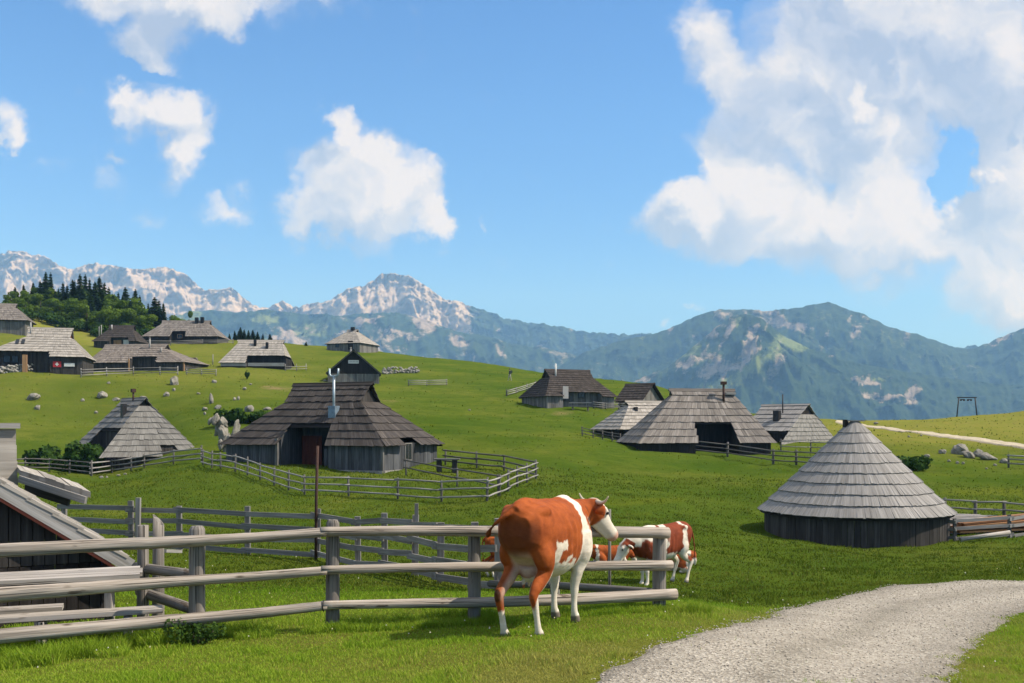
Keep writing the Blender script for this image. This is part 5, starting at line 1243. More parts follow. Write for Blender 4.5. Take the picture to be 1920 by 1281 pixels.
        for s in (-1, 1):
            add(chain_loft([(-.5, s * .22, .46), (-.28, s * .34, .26), (-.55, s * .36, .12), (-.30, s * .36, .06), (-.14, s * .36, .05)], [.24, .17, .075, .05, .055], .8))
            add(chain_loft([(.55, s * .2, .40), (.72, s * .26, .20), (.92, s * .22, .09), (.66, s * .24, .05)], [.18, .09, .06, .05], .8))
    if udder and not lying:
        add(chain_loft([(-.42, 0, .76), (-.38, 0, .66), (-.36, 0, .58)], [.13, .135, .09]))
        for sx_, sy_ in ((-.44, -.07), (-.30, -.07), (-.44, .07), (-.30, .07)): add(chain_loft([(sx_, sy_, .58), (sx_, sy_, .49)], [.026, .016]))
    # tail
    ts = tail_side
    if tail: add(chain_loft(tail, [.05, .030, .022, .019, .030, .012]))
    elif not lying:
        add(chain_loft([(-.78, 0, 1.33), (-.885, ts * .2, 1.27), (-.925, ts * .6, 1.02), (-.90, ts, .78), (-.89, ts * 1.1, .62)], [.05, .036, .024, .02, .022]))
        if True: add(chain_loft([(-.89, ts * 1.1, .64), (-.89, ts * 1.15, .50), (-.885, ts * 1.1, .38)], [.026, .048, .012]))
    me = bpy.data.meshes.new('body'); me.from_pydata(V, [], Fc); ob = bpy.data.objects.new('body', me); link(ob, root)
    bm = bmesh.new(); bm.from_mesh(me); bmesh.ops.recalc_face_normals(bm, faces=bm.faces); bm.to_mesh(me); bm.free()
    md = ob.modifiers.new('r', 'REMESH'); md.mode = 'VOXEL'; md.voxel_size = voxel
    ms = ob.modifiers.new('s', 'SMOOTH'); ms.factor = .5; ms.iterations = 12
    dg = bpy.context.evaluated_depsgraph_get(); m2 = bpy.data.meshes.new_from_object(ob.evaluated_get(dg)); ob.modifiers.clear(); ob.data = m2; m2.name = 'body'
    n = len(m2.vertices); co = np.empty(n * 3, np.float32); m2.vertices.foreach_get('co', co); co = co.reshape(-1, 3)
    dh = co - np.array(poll); ht = dh @ np.array(ax)       # distance along the head from the poll
    hu = dh @ np.array(up); hs_ = dh @ np.array(sd); headness = (np.linalg.norm(dh - np.outer(ht, np.array(ax)), axis=1) < .20) & (ht > -.12) & (co[:, 0] + 0 * ht > .8)
    x, y, z = co.T
    nv = np.empty(n * 3, np.float32); m2.vertices.foreach_get('normal', nv); nv = nv.reshape(-1, 3)
    dsp = (fbm(x * 9 + y * 5, z * 9 - y * 5, 4, 55) - .5) * .014 + .006 * np.sin(x * 46 + z * 4) * sstep(-.25, -.1, x) * sstep(.42, .3, x) * sstep(.7, .85, z) * sstep(1.22, 1.1, z)
    dsp = dsp * np.where(headness, .25, 1) * sstep(.3, .6, z)
    co2 = co + nv * dsp[:, None]; m2.vertices.foreach_set('co', co2.astype(np.float32).ravel())
    w = (fbm(x * 7 + 3, (y + z) * 7 + 9, 4, 12) - .5) * .16 + (fbm(x * 28 + 3, (y - z) * 28 + 9, 2, 13) - .5) * .03
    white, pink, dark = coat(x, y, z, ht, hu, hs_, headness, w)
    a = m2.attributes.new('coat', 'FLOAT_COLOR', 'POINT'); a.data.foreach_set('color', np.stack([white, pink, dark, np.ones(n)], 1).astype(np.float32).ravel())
    m2.materials.clear(); m2.materials.append(mat); m2.polygons.foreach_set('use_smooth', np.ones(len(m2.polygons), bool))
    # eyes, horns, nostrils
    for s in (-1, 1):
        b = MB(); e = poll + ax * .165 + sd * s * .103 + up * .055
        bm = bmesh.new(); bmesh.ops.create_uvsphere(bm, u_segments=12, v_segments=8, radius=.021); em = bpy.data.meshes.new('eye'); bm.to_mesh(em); bm.free(); em.materials.append(M_EYE)
        eo = bpy.data.objects.new('eye', em); link(eo, root); eo.location = e
        b = MB(); c = poll + ax * .495 + sd * s * .038 + up * .028; b.tube([c - ax * .01, c + ax * .022], [.012, .009], 8); b.build('nostril', M_EYE, root)
        if horns:
            h0 = poll + ax * -.02 + sd * s * .07 + up * .05
            q, rr = smooth_chain([h0, h0 + sd * s * .09 - Zx * .01, h0 + sd * s * .17 + Zx * .015, h0 + sd * s * .235 + Zx * .075], [.030, .024, .016, .005], 5)
            b = MB(); b.tube(q, rr, 10); b.build('horn', M_HORN, root)
    return root
def band(v, lo, hi, s=.02): return sstep(lo - s, lo + s, v) * sstep(hi + s, hi - s, v)
def coat_main(x, y, z, ht, hu, hs, hd, w):
    xw = x + w; zw = z + w
    wh = band(xw + (1.2 - z) * -.10, .35, .575 + .03 * (1.3 - z))                       # shoulder band
    wh = np.maximum(wh, sstep(.60, .55, zw) * sstep(-.30, -.2, x) * sstep(-2, .2, x + 2))     # belly, front legs
    wh = np.maximum(wh, sstep(.62, .57, zw - .1 * (x > .35)) * sstep(.3, .36, x))
    wh = np.maximum(wh, sstep(.36, .31, zw))                                                 # lower legs
    ed = np.interp(z, [.25, .42, .50, .60, .70, .80, .95], [-.60, -.62, -.55, -.42, -.345, -.31, -.27])
    wh = np.maximum(wh, band(x + w * .5, ed - .075, ed + .07, .012) * sstep(1.0, .97, zw))        # white edge down the hind leg
    w2 = w * 1.6
    wh = np.maximum(wh, band(x + w2, -.36, -.10, .012) * band(z + w2 * .7 + .25 * x, .84, .93, .012))
    wh = np.maximum(wh, sstep(.78, .74, z + w2 * 1.3 + .28 * np.abs(x + .05)) * band(x, -.34, .42))
    wh = np.maximum(wh, sstep(.66, .62, zw - .35 * np.maximum(0, x - .1)) * band(x, -.34, .45))           # udder and belly edge
    wh = np.maximum(wh, sstep(.055, .02, np.abs(y) + w * .4) * sstep(-.78, -.84, x) * sstep(1.0, .9, z) * .0)
    inner = sstep(-.45, -.55, x) * sstep(.10, .05, np.abs(y) - .12) * sstep(.95, .8, z)
    wh = np.maximum(wh, inner * sstep(.145, .10, np.abs(y)) * .6)
    br = sstep(.78, .86, x) * sstep(1.12, 1.02, z + .5 * (x - .95) + w)                        # throat and chest
    wh = np.maximum(wh, br)
    face = sstep(.16, .19, ht + w * .5 + 1.1 * np.maximum(hu, 0)) * hd
    poll_w = sstep(.03, .06, hu) * sstep(.07, .0, np.abs(hs)) * hd
    wh = np.where(hd, np.maximum(face, poll_w), wh)
    pink = hd * sstep(.42, .47, ht) * .85 + (~hd) * sstep(.56, .5, z) * sstep(-.2, -.25, x) * sstep(-.52, -.48, x) * sstep(.44, .47, z) * .35
    dark = sstep(.085, .06, z) * .8 + (~hd) * sstep(-.865, -.88, x) * sstep(1.0, .6, z) * .75 + sstep(.10, .13, np.abs(hs)) * hd * sstep(.09, .03, ht) * .45
    rump_shade = .55 * sstep(-.66, -.80, x + w * .5) * sstep(1.30, 1.15, z) * sstep(.40, .7, z)  # shade on the rear of the cow, painted into the coat colour
    return wh, pink, np.clip(dark + rump_shade, 0, 1)
# main cow
ch = math.atan2(.906, .42)
hx, hy_ = .10, 9.98; cl = Vector((hx + .64 * math.cos(ch), hy_ + .64 * math.sin(ch), 0)); cl.z = g(cl.x, cl.y) - .005
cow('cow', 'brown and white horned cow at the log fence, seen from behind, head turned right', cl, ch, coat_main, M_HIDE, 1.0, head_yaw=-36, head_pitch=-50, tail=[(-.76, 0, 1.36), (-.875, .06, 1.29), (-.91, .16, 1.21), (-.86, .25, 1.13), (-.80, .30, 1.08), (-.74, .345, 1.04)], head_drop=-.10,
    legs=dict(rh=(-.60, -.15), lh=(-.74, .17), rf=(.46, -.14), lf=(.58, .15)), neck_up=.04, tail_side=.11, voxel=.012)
def coat_calf(x, y, z, ht, hu, hs, hd, w):
    xw = x + w; zw = z + w
    br = band(xw + (z - 1.0) * .15, -.42, -.02 + .12, .02) * sstep(.72, .76, zw)
    br = np.maximum(br, sstep(-.57, -.61, xw - (z - 1) * .12) * sstep(.50, .56, zw))
    br = np.maximum(br, sstep(.22, .28, xw) * sstep(.62, .68, zw) * sstep(1.10, 1.04, zw + .1 * (x > .8)))
    br = np.maximum(br, band(xw, .18, .34, .02) * sstep(1.33, 1.36, zw))
    br = np.where(hd, sstep(.10, .06, ht + w) * sstep(.02, .06, np.abs(hs)), br)
    return 1 - br, hd * sstep(.44, .48, ht) * .9, sstep(.07, .05, z) * .6
c2 = G(1242, 21.3); c2.z -= .01
cow('cow', 'smaller white and dark red cow standing beyond the fence end, looking left', c2, R(216), coat_calf, M_HIDE2, .93, head_yaw=-14, head_pitch=-58, head_drop=-.16, neck_up=-.14,
    legs=dict(rh=(-.54, -.15), lh=(-.70, .15), rf=(.50, -.14), lf=(.62, .15)), horns=False, tail_side=.16, voxel=.016, udder=False)
def coat_lying(x, y, z, ht, hu, hs, hd, w):
    wh = sstep(.26, .20, z + w) * .9; wh = np.maximum(wh, band(x + w, -.58, -.46, .02)); wh = np.maximum(wh, band(x + w, .62, .72, .02))
    return np.where(hd, sstep(.06, .1, ht), wh), hd * sstep(.46, .5, ht) * .8, 0 * x
cow('cow', 'light brown calf lying in the grass left of the smaller standing cow', G(1140, 24.0), R(5), coat_lying, M_HIDE, .56, head_yaw=30, head_pitch=-55, head_drop=-.25, neck_up=-.1, lying=True, horns=False, voxel=.02)
cow('cow', 'light brown calf lying behind the hind legs of the smaller standing cow', G(1268, 24.2), R(168), coat_lying, M_HIDE, .58, head_yaw=-30, head_pitch=-55, head_drop=-.25, neck_up=-.1, lying=True, horns=False, voxel=.02)
def coat_back(x, y, z, ht, hu, hs, hd, w):
    return np.maximum(sstep(.56, .5, z + w), np.where(hd, sstep(.1, .14, ht), 0)), hd * sstep(.46, .5, ht) * .8, sstep(.07, .05, z) * .6
cow('cow', 'light brown calf mostly hidden behind the horned cow at the fence', G(956, 19.6), R(12), coat_back, M_HIDE, .60, head_yaw=0, head_pitch=-55, horns=False, voxel=.02, udder=False, legs=dict(rh=(-.62, -.17), lh=(-.76, .17), rf=(.50, -.15), lf=(.58, .15)))
# ================================================================== TREES, ROCKS, GRASS
def mat_leaf(name, cols, trans=.25):
    m, nt, b = newmat(name, .9, .0)
    at = N(nt, 'ShaderNodeAttribute', attribute_name='tone').outputs['Fac']
    inf = N(nt, 'ShaderNodeObjectInfo').outputs['Random']
    k = math_(nt, 'ADD', math_(nt, 'MULTIPLY', at, .8), math_(nt, 'MULTIPLY', inf, .2))
    c = ramp(nt, k, [(i / (len(cols) - 1), q) for i, q in enumerate(cols)])
    nt.links.new(c, b.inputs['Base Color'])
    tr = nt.nodes.new('ShaderNodeBsdfTranslucent'); nt.links.new(c, tr.inputs['Color'])
    mx = nt.nodes.new('ShaderNodeMixShader'); mx.inputs[0].default_value = trans
    nt.links.new(b.outputs[0], mx.inputs[1]); nt.links.new(tr.outputs[0], mx.inputs[2])
    nt.links.new(mx.outputs[0], nt.nodes['Material Output'].inputs['Surface']); return m
M_SPRUCE = mat_leaf('spruce_needles', [(.016, .036, .013), (.030, .062, .019), (.054, .095, .027)], .1)
M_LEAF = mat_leaf('broad_leaves', [(.055, .105, .014), (.115, .185, .026), (.18, .25, .045)], .45)
M_SHRUB = mat_leaf('shrub_leaves', [(.022, .052, .012), (.040, .080, .018), (.070, .115, .028)], .2)
M_BARK = mat_wood('bark', (.03, .024, .02), (.07, .055, .045), (.12, .10, .085), 8, 2, .95)
def quads_mesh(C, U, Vv, tone, name, mat):
    """quads centred on C with half axes U, Vv"""
    n = len(C); V = np.stack([C - U - Vv, C + U - Vv, C + U * .55 + Vv, C - U * .55 + Vv], 1).reshape(-1, 3)
    Fc = np.arange(n * 4).reshape(n, 4)
    me = np_mesh(name, V, Fc, mat, attrs={'tone': ('POINT', np.repeat(tone, 4))}); return me
def spruce_crown(H, Rm, n, seed):
    r = np.random.default_rng(seed); t = r.random(n) ** 1.25 * .93 + .05
    lay = np.round(t * 16) / 16 + r.normal(0, .012, n); t = np.clip(lay, .04, .985)
    a = r.random(n) * 2 * np.pi; asym = 1 + .18 * np.sin(a + seed) + .15 * np.sin(3 * a + seed * 2 + t * 9)
    rad = Rm * (1 - t) ** .85 * asym * (.62 + .5 * r.random(n) ** .6) + .08
    z = t * H - rad * .30 * r.random(n)
    mid = rad * (.45 + .4 * r.random(n))
    C = np.stack([np.cos(a) * mid, np.sin(a) * mid, z - .15 * mid], 1)
    d = np.stack([np.cos(a), np.sin(a), -.35 + .3 * r.random(n)], 1); d /= np.linalg.norm(d, axis=1)[:, None]
    s = np.stack([-np.sin(a), np.cos(a), r.normal(0, .3, n)], 1)
    Vv = d * (rad * .34 + .12)[:, None]; U = s * (.10 + .13 * rad)[:, None]
    tone = np.clip(.25 + .5 * r.random(n) + .2 * (mid / (Rm + .01)), 0, 1)
    return C, U, Vv, tone
def leaf_cloud(blobs, n, sz, seed):
    r = np.random.default_rng(seed); Cs = []
    vol = np.array([b[3] * b[4] * b[5] for b in blobs]) ** .7; pick = r.choice(len(blobs), n, p=vol / vol.sum()); B = np.array(blobs)[pick]
    d = r.normal(size=(n, 3)); d /= np.linalg.norm(d, axis=1)[:, None]; rr = (.55 + .5 * r.random(n) ** .5)
    C = B[:, :3] + d * B[:, 3:6] * rr[:, None]
    nrm = d + r.normal(0, .55, (n, 3)); nrm /= np.linalg.norm(nrm, axis=1)[:, None]
    t1 = np.cross(nrm, r.normal(size=(n, 3))); t1 /= np.linalg.norm(t1, axis=1)[:, None]; t2 = np.cross(nrm, t1)
    s = sz * (.6 + .8 * r.random(n))
    tone = np.clip(.15 + .6 * r.random(n) + .25 * (pick % 3 - 1) * .6, 0, 1)
    return C, t1 * s[:, None], t2 * s[:, None], tone
def tree(name, kind, seed, H, Rm):
    root = empty(name, (0, 0, -500), '', 'tree')
    b = MB()
    if kind == 'spruce':
        b.tube([(0, 0, -.6), (.02, 0, H * .5), (0, .02, H * .97)], [.02 * H + .03, .012 * H, .01], 8, .05); b.build('trunk', M_BARK, root)
        q = quads_mesh(*spruce_crown(H, Rm, 1500, seed), 'crown', M_SPRUCE)
    else:
        rs = random.Random(seed); b.tube([(0, 0, -.6), (.05, .03, H * .3), (.1, 0, H * .62)], [.026 * H, .02 * H, .008 * H], 8, .08)
        bl = []
        for i in range(11):
            a = rs.uniform(0, 6.28); t = rs.uniform(.25, .95); k = Rm * .62 * math.sqrt(max(0, 1 - ((t - .55) / .5) ** 2)); x, y, z = math.cos(a) * k, math.sin(a) * k, t * H * .92
            s = Rm * rs.uniform(.32, .52); bl.append((x, y, z, s, s, s * .8)); 
            if i % 3 == 0: b.tube([(.04, .02, H * .28), (x * .5, y * .5, z * .75), (x * .85, y * .85, z)], [.011 * H, .007 * H, .003 * H], 6)
        b.build('trunk', M_BARK, root)
        q = quads_mesh(*leaf_cloud(bl, 1900, .19, seed), 'crown', M_LEAF)
    q.parent = root; return root
SPR = [tree('spruce_tree', 'spruce', 3, 10, 2.2), tree('spruce_tree', 'spruce', 8, 10, 1.8), tree('spruce_tree', 'spruce', 15, 10, 2.6)]
BRD = [tree('broadleaf_tree', 'broad', 4, 8, 3.0), tree('broadleaf_tree', 'broad', 9, 8, 2.6), tree('broadleaf_tree', 'broad', 21, 8, 3.4)]
_used = set()
def place(src, px, Y, h_top_py, label, group, H0, wide=1.0, sink=.2, dz=None):
    p = G(px, Y); H = max(1.2, CZ + (HZ - h_top_py) / F * Y - p.z); s = H / H0
    if src.name not in _used: _used.add(src.name); o = src
    else:
        o = src.copy(); col.objects.link(o)
        for ch_ in src.children: c = ch_.copy(); col.objects.link(c); c.parent = o
    o.location = p - Vector((0, 0, sink)); o.scale = (s * wide, s * wide, s); o.rotation_euler = (0, 0, random.uniform(0, 6.28)); o['label'] = label; o['category'] = 'tree'; o['group'] = group
    return o
sp_list = [(86, 252, 508, .9), (95, 254, 509, .85), (62, 258, 528, .9), (118, 250, 528, .9), (126, 246, 532, 1), (150, 250, 511, .75), (160, 252, 512, .75), (140, 256, 524, .8), (178, 244, 526, .9), (186, 247, 516, .9), (204, 246, 536, .9), (235, 242, 536, .95), (254, 240, 540, .95), (222, 250, 546, .9), (290, 234, 555, 1.25), (306, 233, 566, .85), (278, 238, 566, .9), (170, 236, 548, .9), (104, 240, 544, 1), (132, 238, 556, .9), (245, 232, 562, .9), (44, 262, 532, 1.0), (110, 244, 538, .9), (136, 250, 522, .85), (196, 250, 528, .85), (168, 254, 520, .8), (212, 238, 550, .9), (230, 236, 552, .85), (262, 238, 552, .9), (28, 258, 536, 1.0), (75, 256, 524, .9), (298, 236, 560, .9)]
for i, (px, Y, top, wd) in enumerate(sp_list):
    lab = {0: 'left one of the two tallest dark spruces standing close together on the wooded hilltop', 1: 'right one of the two tallest dark spruces standing close together on the wooded hilltop', 14: 'broad dark spruce at the right end of the wood by the hilltop hut', 15: 'slim dark spruce right beside the broad one at the end of the wood'}.get(i, 'dark pointed spruce among the leafy trees of the hilltop wood')
    place(SPR[i % 3], px, Y, top, lab, 'spruces of the hilltop wood', 10, wd)
br_list = [(20, 258, 540), (38, 254, 540), (58, 246, 545), (76, 244, 546), (72, 256, 534), (100, 252, 536), (112, 238, 553), (132, 252, 540), (150, 234, 556), (163, 230, 564), (166, 252, 538), (196, 236, 556), (205, 228, 572), (218, 244, 548), (225, 226, 578), (240, 226, 573), (258, 228, 572), (268, 238, 556), (276, 226, 584), (222, 234, 556), (48, 236, 557), (186, 228, 574), (90, 236, 557), (318, 236, 588), (330, 240, 590), (12, 244, 552), (-30, 250, 540), (-70, 252, 536)]
for i, (px, Y, top) in enumerate(br_list):
    lab = {0: 'leafy green tree where the wood meets the left edge of the view', 23: 'small pale green tree just right of the broad dark spruce'}.get(i, 'bright green leafy tree among the spruces of the hilltop wood')
    place(BRD[i % 3], px, Y, top, lab, 'leafy trees of the hilltop wood', 8, 1.15)
place(BRD[1], 352, 238, 578, 'thin pale green tree showing above the roof of the long hilltop hut', 'trees near the long hilltop hut', 8, .6)
for i, (px, top) in enumerate(((430, 624), (440, 618), (451, 612), (458, 616), (466, 617), (474, 617), (483, 620), (493, 624), (506, 624), (420, 628))):
    place(SPR[i % 3], px, 240 + (i % 3) * 3, top, 'young spruce in the small clump on the ridge behind the hut with two chimneys', 'young spruces on the ridge', 10, 1.3)
place(SPR[2], 574, 222, 641, 'tiny lone spruce on the ridge left of the skyline hut', 'young spruces on the ridge', 10, 1.5)
# ---- shrubs
def shrub(label, px, Y, w, h, n=900, sz=.06, seed=1, name='shrub', mat=None, group=None, dz=0):
    p = G(px, Y, dz); rs = random.Random(seed); bl = [(rs.uniform(-w * .5, w * .5), rs.uniform(-w * .35, w * .35), h * rs.uniform(.25, .72), w * .28, w * .28, h * .32) for _ in range(8)]
    root = empty(name, p, label, 'shrub', 0, group)
    q = quads_mesh(*leaf_cloud(bl, n, sz, seed), 'foliage', mat or M_SHRUB); q.parent = root
    b = MB()
    for x, y, z, *_ in bl[:5]: b.tube([(x * .2, y * .2, -.2), (x * .7, y * .7, z * .6), (x, y, z)], [.02 + .01 * w, .012 + .006 * w, .005], 6)
    b.build('stem', M_BARK, root); return root
shrub('dark bush growing at the open front of the grey hut on the left', 160, 71, 2.2, 2.4, 1500, .13, 3)
shrub('rounded dark bush by the rail fence left of the grey hut', 78, 74, 1.7, 1.5, 1000, .12, 4)
shrub('low dark bush between the grey hut and its fence', 128, 72, 2.4, 1.1, 1000, .12, 5)
shrub('dark bush between the pale rocks above the dark hut', 432, 88, 2.2, 1.6, 1100, .14, 6)
shrub('low green bush below the rock outcrop behind the round hut', 1716, 68, 2.8, .85, 700, .11, 7)
shrub('leafy weed bush at the foot of the thick fence post by the table', 365, 9.95, .44, .27, 1500, .012, 8, name='weed_bush')
shrub('green bush on the slope beside the leaning rocks above the dark hut', 478, 90, 2.4, 1.1, 900, .14, 9)
wx, wy = W2(463, 712)
shrub('tiny dark bush alone on the grass below the hut with two chimneys', 463, wy, .55, 1.0, 300, .1, 10)
for i, (px, Y, w, h) in enumerate(((10, 238, 6, 2.6), (40, 232, 6, 2.4), (70, 230, 6, 2.2), (100, 228, 5, 2.4), (130, 226, 5, 2.2), (180, 222, 5, 2.2), (212, 220, 5, 2.0), (245, 220, 5, 2.2), (285, 222, 5, 2.4), (322, 228, 4, 2.0))):
    shrub('low green shrub along the lower edge of the hilltop wood', px, Y, w, h, 700, .24, 30 + i, group='shrubs along the wood')
# ---- boulders
def boulder(label, px, py, wpx, hpx, seed, name='boulder', group=None, rough=.4, n=4, tilt=0):
    x, y = W2(px, py); s = y / F; sx, sz = wpx * s / 2, hpx * s / 2
    bm = rockmesh(sx, (sx + sz) * .55, sz * 1.15, seed, n if wpx > 11 else 3, rough)
    me = bpy.data.meshes.new(name); bm.to_mesh(me); bm.free()
    if wpx < 11: me.polygons.foreach_set('use_smooth', np.ones(len(me.polygons), bool))
    me.materials.append(M_ROCK); o = bpy.data.objects.new(name, me); link(o)
    o.location = (x, y, g(x, y) + sz * .5); o.rotation_euler = (R(random.uniform(-8, 8)), R(tilt), R(random.uniform(-20, 20)))
    return tag(o, label, 'rock', group)
GB = 'boulders strewn on the hillside'
boulder('large tilted pale boulder alone on the grass left of the grey hut roof', 64, 750, 26, 15, 1, tilt=-14)
boulder('smaller rounded boulder just below the large tilted one on the left slope', 70, 768, 13, 12, 2)
boulder('angular pale boulder above the chimney of the grey hut', 191, 747, 20, 15, 3, tilt=-25)
boulder('flat pale stone at the ridge of the grey hut', 218, 752, 15, 7, 4)
boulder('pinkish white rock below the fence of the wide brown roofed hut', 328, 722, 17, 20, 5)
boulder('round white boulder on the grass up the slope from the grey hut ridge', 312, 743, 12, 11, 6)
boulder('tall narrow pale rock standing on the slope between the grey and the dark hut', 396, 757, 11, 24, 7)
def crag(label, lumps, base, seed):
    """one rock outcrop: several jagged lumps grown together; lumps = (px, py centre, width px, height px)"""
    x, y = W2(*base); s = y / F; o = Vector((x, y, g(x, y))); V = []; Fc = []; rs = random.Random(seed)
    for k, (px, py, w, h) in enumerate(lumps):
        c = P(px, py, y + rs.uniform(-.5, .3)) - o; bm = rockmesh(w * s / 2, (w + h) * s / 4, h * s / 2, seed + k * 3, 4, .8); rt_ = Matrix.Rotation(R(rs.uniform(-35, 35)), 3, 'Y') @ Matrix.Rotation(R(rs.uniform(0, 90)), 3, 'Z')
        n0 = len(V); bm.verts.index_update(); V += [tuple(rt_ @ v.co + c) for v in bm.verts]; Fc += [[v.index + n0 for v in f_.verts] for f_ in bm.faces]; bm.free()
    return tag(np_mesh('limestone_crag', V, Fc, M_ROCK, loc=o), label, 'rock')
crag('big cracked limestone crag left of the dark hut roof', [(403, 787, 18, 22), (413, 795, 22, 28), (410, 808, 16, 24), (420, 812, 20, 30), (424, 826, 17, 28), (431, 836, 13, 22), (396, 790, 9, 16), (427, 846, 16, 20), (417, 832, 14, 26)], (420, 846), 8)
boulder('slim upright limestone fin right of the big crag', 443, 818, 15, 42, 10, name='limestone_crag', rough=.9, tilt=18)
boulder('mottled boulder above the roof edge of the dark hut', 466, 772, 18, 20, 11, tilt=10)
boulder('low pale stone close to the upper left roof edge of the dark hut', 502, 769, 16, 7, 12)
boulder('pale flat stone left of the mottled boulder', 409, 767, 16, 9, 13)
for i, (px, py, w, h) in enumerate(((155, 753, 8, 6), (180, 776, 7, 6), (326, 733, 8, 7), (402, 718, 10, 8), (384, 770, 10, 11), (458, 731, 8, 8), (440, 751, 8, 7), (447, 750, 5, 9), (436, 818, 8, 8), (268, 746, 14, 4), (372, 739, 8, 4), (204, 720, 8, 5), (384, 778, 6, 7), (610, 716, 10, 5), (660, 716, 14, 5), (190, 897, 8, 5), (200, 896, 6, 4), (222, 893, 8, 4), (235, 890, 7, 4), (880, 770, 7, 3), (470, 722, 6, 4))):
    boulder('small pale stone lying in the grass of the hillside', px, py, w, h, 40 + i, group=GB)
GO = 'rocks of the pale outcrop'
boulder('highest grey block of the rock outcrop beside the far dirt track', 1803, 852, 34, 24, 70, rough=.5, tilt=-6)
boulder('grey shoulder of the outcrop right of its highest block', 1834, 856, 24, 18, 71, rough=.5)
boulder('long pale slab at the right side of the outcrop', 1852, 862, 34, 15, 72, rough=.4, tilt=10)
boulder('leaning slab under the highest block of the outcrop', 1815, 858, 26, 14, 73, rough=.4, tilt=18)
boulder('small grey rock left of the outcrop near its highest block', 1767, 850, 18, 9, 74)
boulder('low pale rock lying farthest left of the outcrop above the bush', 1738, 858, 16, 8, 75)
boulder('rounded rock at the end of the short dark fence by the outcrop', 1882, 868, 16, 10, 76)
for i, (px, py, w, h) in enumerate(((1795, 870, 7, 6), (1806, 870, 6, 6), (1780, 866, 7, 5), (1866, 874, 8, 5), (1850, 880, 6, 4), (1704, 820, 5, 4), (1727, 818, 5, 4), (1642, 796, 12, 6))):
    boulder('small stone scattered below the rock outcrop', px, py, w, h, 90 + i, group=GO)

# ---- grass blades
M_BLADE = mat_leaf('grass_blades', GRASS_COLS, .30); M_NEAR = mat_leaf('grass_blades_near', GRASS_NEAR, .38)
ISL = W2(1518, 1279)
def blades(N_, y0, y1, pw, hfun, wfun, seed, name, mat, px0=-260, px1=2180, keep=None):
    r = np.random.default_rng(seed); u = r.random(N_)
    Y = (y0 ** -pw + u * (y1 ** -pw - y0 ** -pw)) ** (-1 / pw) if pw else y0 * (y1 / y0) ** u
    px = px0 + (px1 - px0) * r.random(N_); X = (px - 960) / F * Y
    jx = (fbm(X * 1.6, Y * 1.6, 3, 311) - .5) * .9; jy = (fbm(X * 1.6 + 9, Y * 1.6, 3, 312) - .5) * .9
    ok = ~in_poly(X + jx, Y + jy, PATH_POLY) | (r.random(N_) < .012) | (np.hypot(X - ISL[0], (Y - ISL[1]) * 1.0) < .34 + jx * .3)
    # tufted density
    d = fbm(X * 1.3, Y * 1.3, 3, 91); ok &= r.random(N_) < .45 + 1.1 * sstep(.35, .62, d)
    if keep is not None: ok &= keep(X, Y, px)
    X, Y, px = X[ok], Y[ok], px[ok]; n = len(X); Z = gz(X, Y)
    tuft = sstep(.48, .72, fbm(X * 2.1 + 7, Y * 2.1, 3, 44))
    h = hfun(Y) * (.5 + .8 * r.random(n)) * (.75 + .8 * tuft); w = wfun(Y) * (.7 + .6 * r.random(n))
    a = r.random(n) * 2 * np.pi; le = (.25 + .55 * r.random(n)) * h; b_ = r.random(n) * 2 * np.pi
    S = np.stack([np.cos(a) * w, np.sin(a) * w, 0 * w], 1) * .5
    B = np.stack([X, Y, Z - .01], 1); M_ = B + np.stack([np.cos(b_) * le * .35, np.sin(b_) * le * .35, h * .6], 1); T = B + np.stack([np.cos(b_) * le, np.sin(b_) * le, h], 1)
    V = np.stack([B - S, B + S, M_ + S * .7, T, M_ - S * .7], 1).reshape(-1, 3)
    i = np.arange(n)[:, None] * 5
    Fc = np.concatenate([i + np.array([[0, 1, 2]]), i + np.array([[0, 2, 4]]), i + np.array([[4, 2, 3]])], 0)
    dry = dry_at(X, Y); patch = fbm(X * .5, Y * .5, 4, 33)
    tone = np.clip(.12 + .36 * r.random(n) + .75 * (patch - .42) + .22 * dry + .10 * (1 - tuft) - (.28 * sstep(12, 17, Y) if mat is M_NEAR else 0), 0, 1)
    if y0 < 10:
        pe = np.array(PATH_POLY)[::3]; dm = np.full(n, 9.0); nr_ = np.where(Y < 24)[0]
        for k in range(0, len(nr_), 20000):
            q = nr_[k:k + 20000]; dm[q] = np.sqrt(((X[q, None] - pe[None, :, 0]) ** 2 + (Y[q, None] - pe[None, :, 1]) ** 2).min(1))
        tone = np.clip(tone + .38 * sstep(1.1, .1, dm + (fbm(X * 1.1, Y * 1.1, 3, 8) - .5) * 1.4), 0, 1)
    tone[r.random(n) < .035] = 1.0
    return np_mesh(name, V, Fc, mat, attrs={'tone': ('POINT', np.repeat(tone, 5))})
g1 = blades(420000, 6.6, 17, .9, lambda Y: .026 + .0013 * Y, lambda Y: .0045 + .00045 * Y, 1, 'grass', M_NEAR); tag(g1, 'short green grass growing across the meadow in front', 'grass', kind='stuff')
g2 = blades(230000, 16, 60, .5, lambda Y: .032 + .0010 * Y, lambda Y: .005 + .0008 * Y, 2, 'grass', M_BLADE); tag(g2, 'grass of the meadow dip around the round hut', 'grass', kind='stuff')
g3 = blades(16000, 55, 190, .3, lambda Y: .05 + .0005 * Y, lambda Y: .03 + .0010 * Y, 3, 'grass', M_BLADE, keep=lambda X, Y, px: fbm(X / 5, Y / 5, 3, 71) > .42); tag(g3, 'tufted grass on the far hillside', 'grass', kind='stuff')
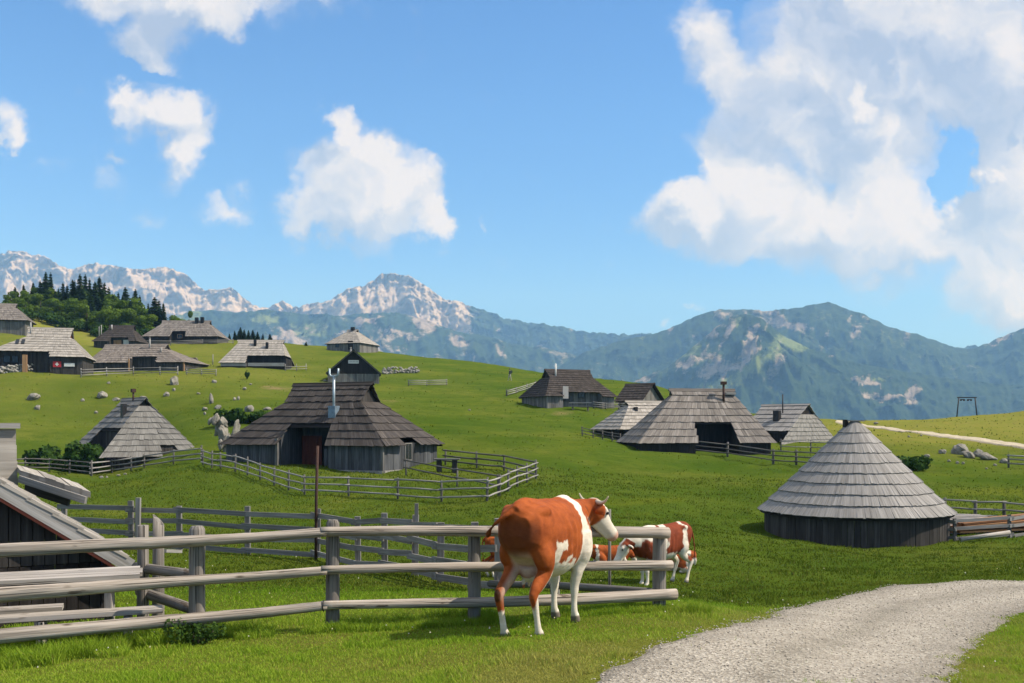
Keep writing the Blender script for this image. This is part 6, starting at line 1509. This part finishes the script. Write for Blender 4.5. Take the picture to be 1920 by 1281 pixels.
# taller weeds along the fence foot and the near hut
def fence_keep(X, Y, px):
    d = np.abs((Y - 11.36 - .376 * X) / 1.068); return (d < .30) & (fbm(X * 1.7, Y * 1.7, 2, 5) > .40) | ((d < .9) & (px < 240) & (fbm(X * 2, Y * 2, 2, 6) > .5))
g4 = blades(420000, 8.2, 13, .9, lambda Y: .11 + 0 * Y, lambda Y: .008 + 0 * Y, 4, 'weeds', M_NEAR, px0=-150, px1=1330, keep=fence_keep); tag(g4, 'longer grass left standing along the foot of the log fence', 'weeds', kind='stuff')
def edge_keep(X, Y, px): return np.hypot(X - 7.5, Y - 14) > 0
# ---- pebbles on the path
r = np.random.default_rng(9); n = 16000; ii = r.integers(0, _pp.shape[0] - 1, n); jj = r.integers(1, _pp.shape[1] - 2, n); t = r.random(n); s_ = r.random(n)
c = _pp[ii, jj] * (1 - t)[:, None] + _pp[ii + 1, jj] * t[:, None]; c = c * (1 - s_)[:, None] + _pp[ii, jj + 1] * s_[:, None]
far = c[:, 1] < 21; c = c[far]; n = len(c); sz = .003 + .010 * r.random(n) ** 4 + .00042 * c[:, 1]
z = gz(c[:, 0], c[:, 1]) + .035 + sz * .2
oc = np.array([[1,0,0],[0,1,0],[-1,0,0],[0,-1,0],[0,0,1],[0,0,-1]], float); V = (oc[None] * (.7 + .5 * r.random((n, 6, 3))) * sz[:, None, None] * np.array([1, 1, .65])) + np.stack([c[:, 0], c[:, 1], z], 1)[:, None]
fo_ = np.array([[0,1,4],[1,2,4],[2,3,4],[3,0,4],[1,0,5],[2,1,5],[3,2,5],[0,3,5]]); Fc = (np.arange(n)[:, None, None] * 6 + fo_[None]).reshape(-1, 3)
def mat_pebble():
    m, nt, b = newmat('pebble_stone', .9, .2); at = N(nt, 'ShaderNodeAttribute', attribute_name='tone').outputs['Fac']
    nt.links.new(ramp(nt, at, [(0, (.14, .125, .105)), (.2, (.32, .29, .24)), (.8, (.44, .40, .34)), (1, (.52, .48, .41))]), b.inputs['Base Color']); return m
pb = np_mesh('gravel', V.reshape(-1, 3), Fc, mat_pebble(), attrs={'tone': ('POINT', np.repeat(r.random(n), 6))}); tag(pb, 'loose pale stones on the gravel path', 'gravel', kind='stuff')
# ---- small meadow flowers
r = np.random.default_rng(12); n = 260; Y = 8 * (26 / 8) ** r.random(n); px = -100 + 2100 * r.random(n); X = (px - 960) / F * Y; k = (fbm(X * .8, Y * .8, 2, 15) > .5) & ~in_poly(X, Y, PATH_POLY); X, Y = X[k], Y[k]; n = len(X)
C = np.stack([X, Y, gz(X, Y) + .06 + .03 * r.random(n)], 1); s_ = .004 + .0003 * Y
U = np.stack([s_, 0 * s_, 0 * s_], 1); Vv = np.stack([0 * s_, s_ * .6, s_ * .7], 1)
M_FLOWER = mat_leaf('petals', [(.55, .55, .45), (.6, .58, .5), (.5, .42, .05)], .2)
fl = quads_mesh(C, U, Vv, r.random(n), 'wildflowers', M_FLOWER); tag(fl, 'tiny white and yellow flowers scattered in the grass', 'flowers', kind='stuff')
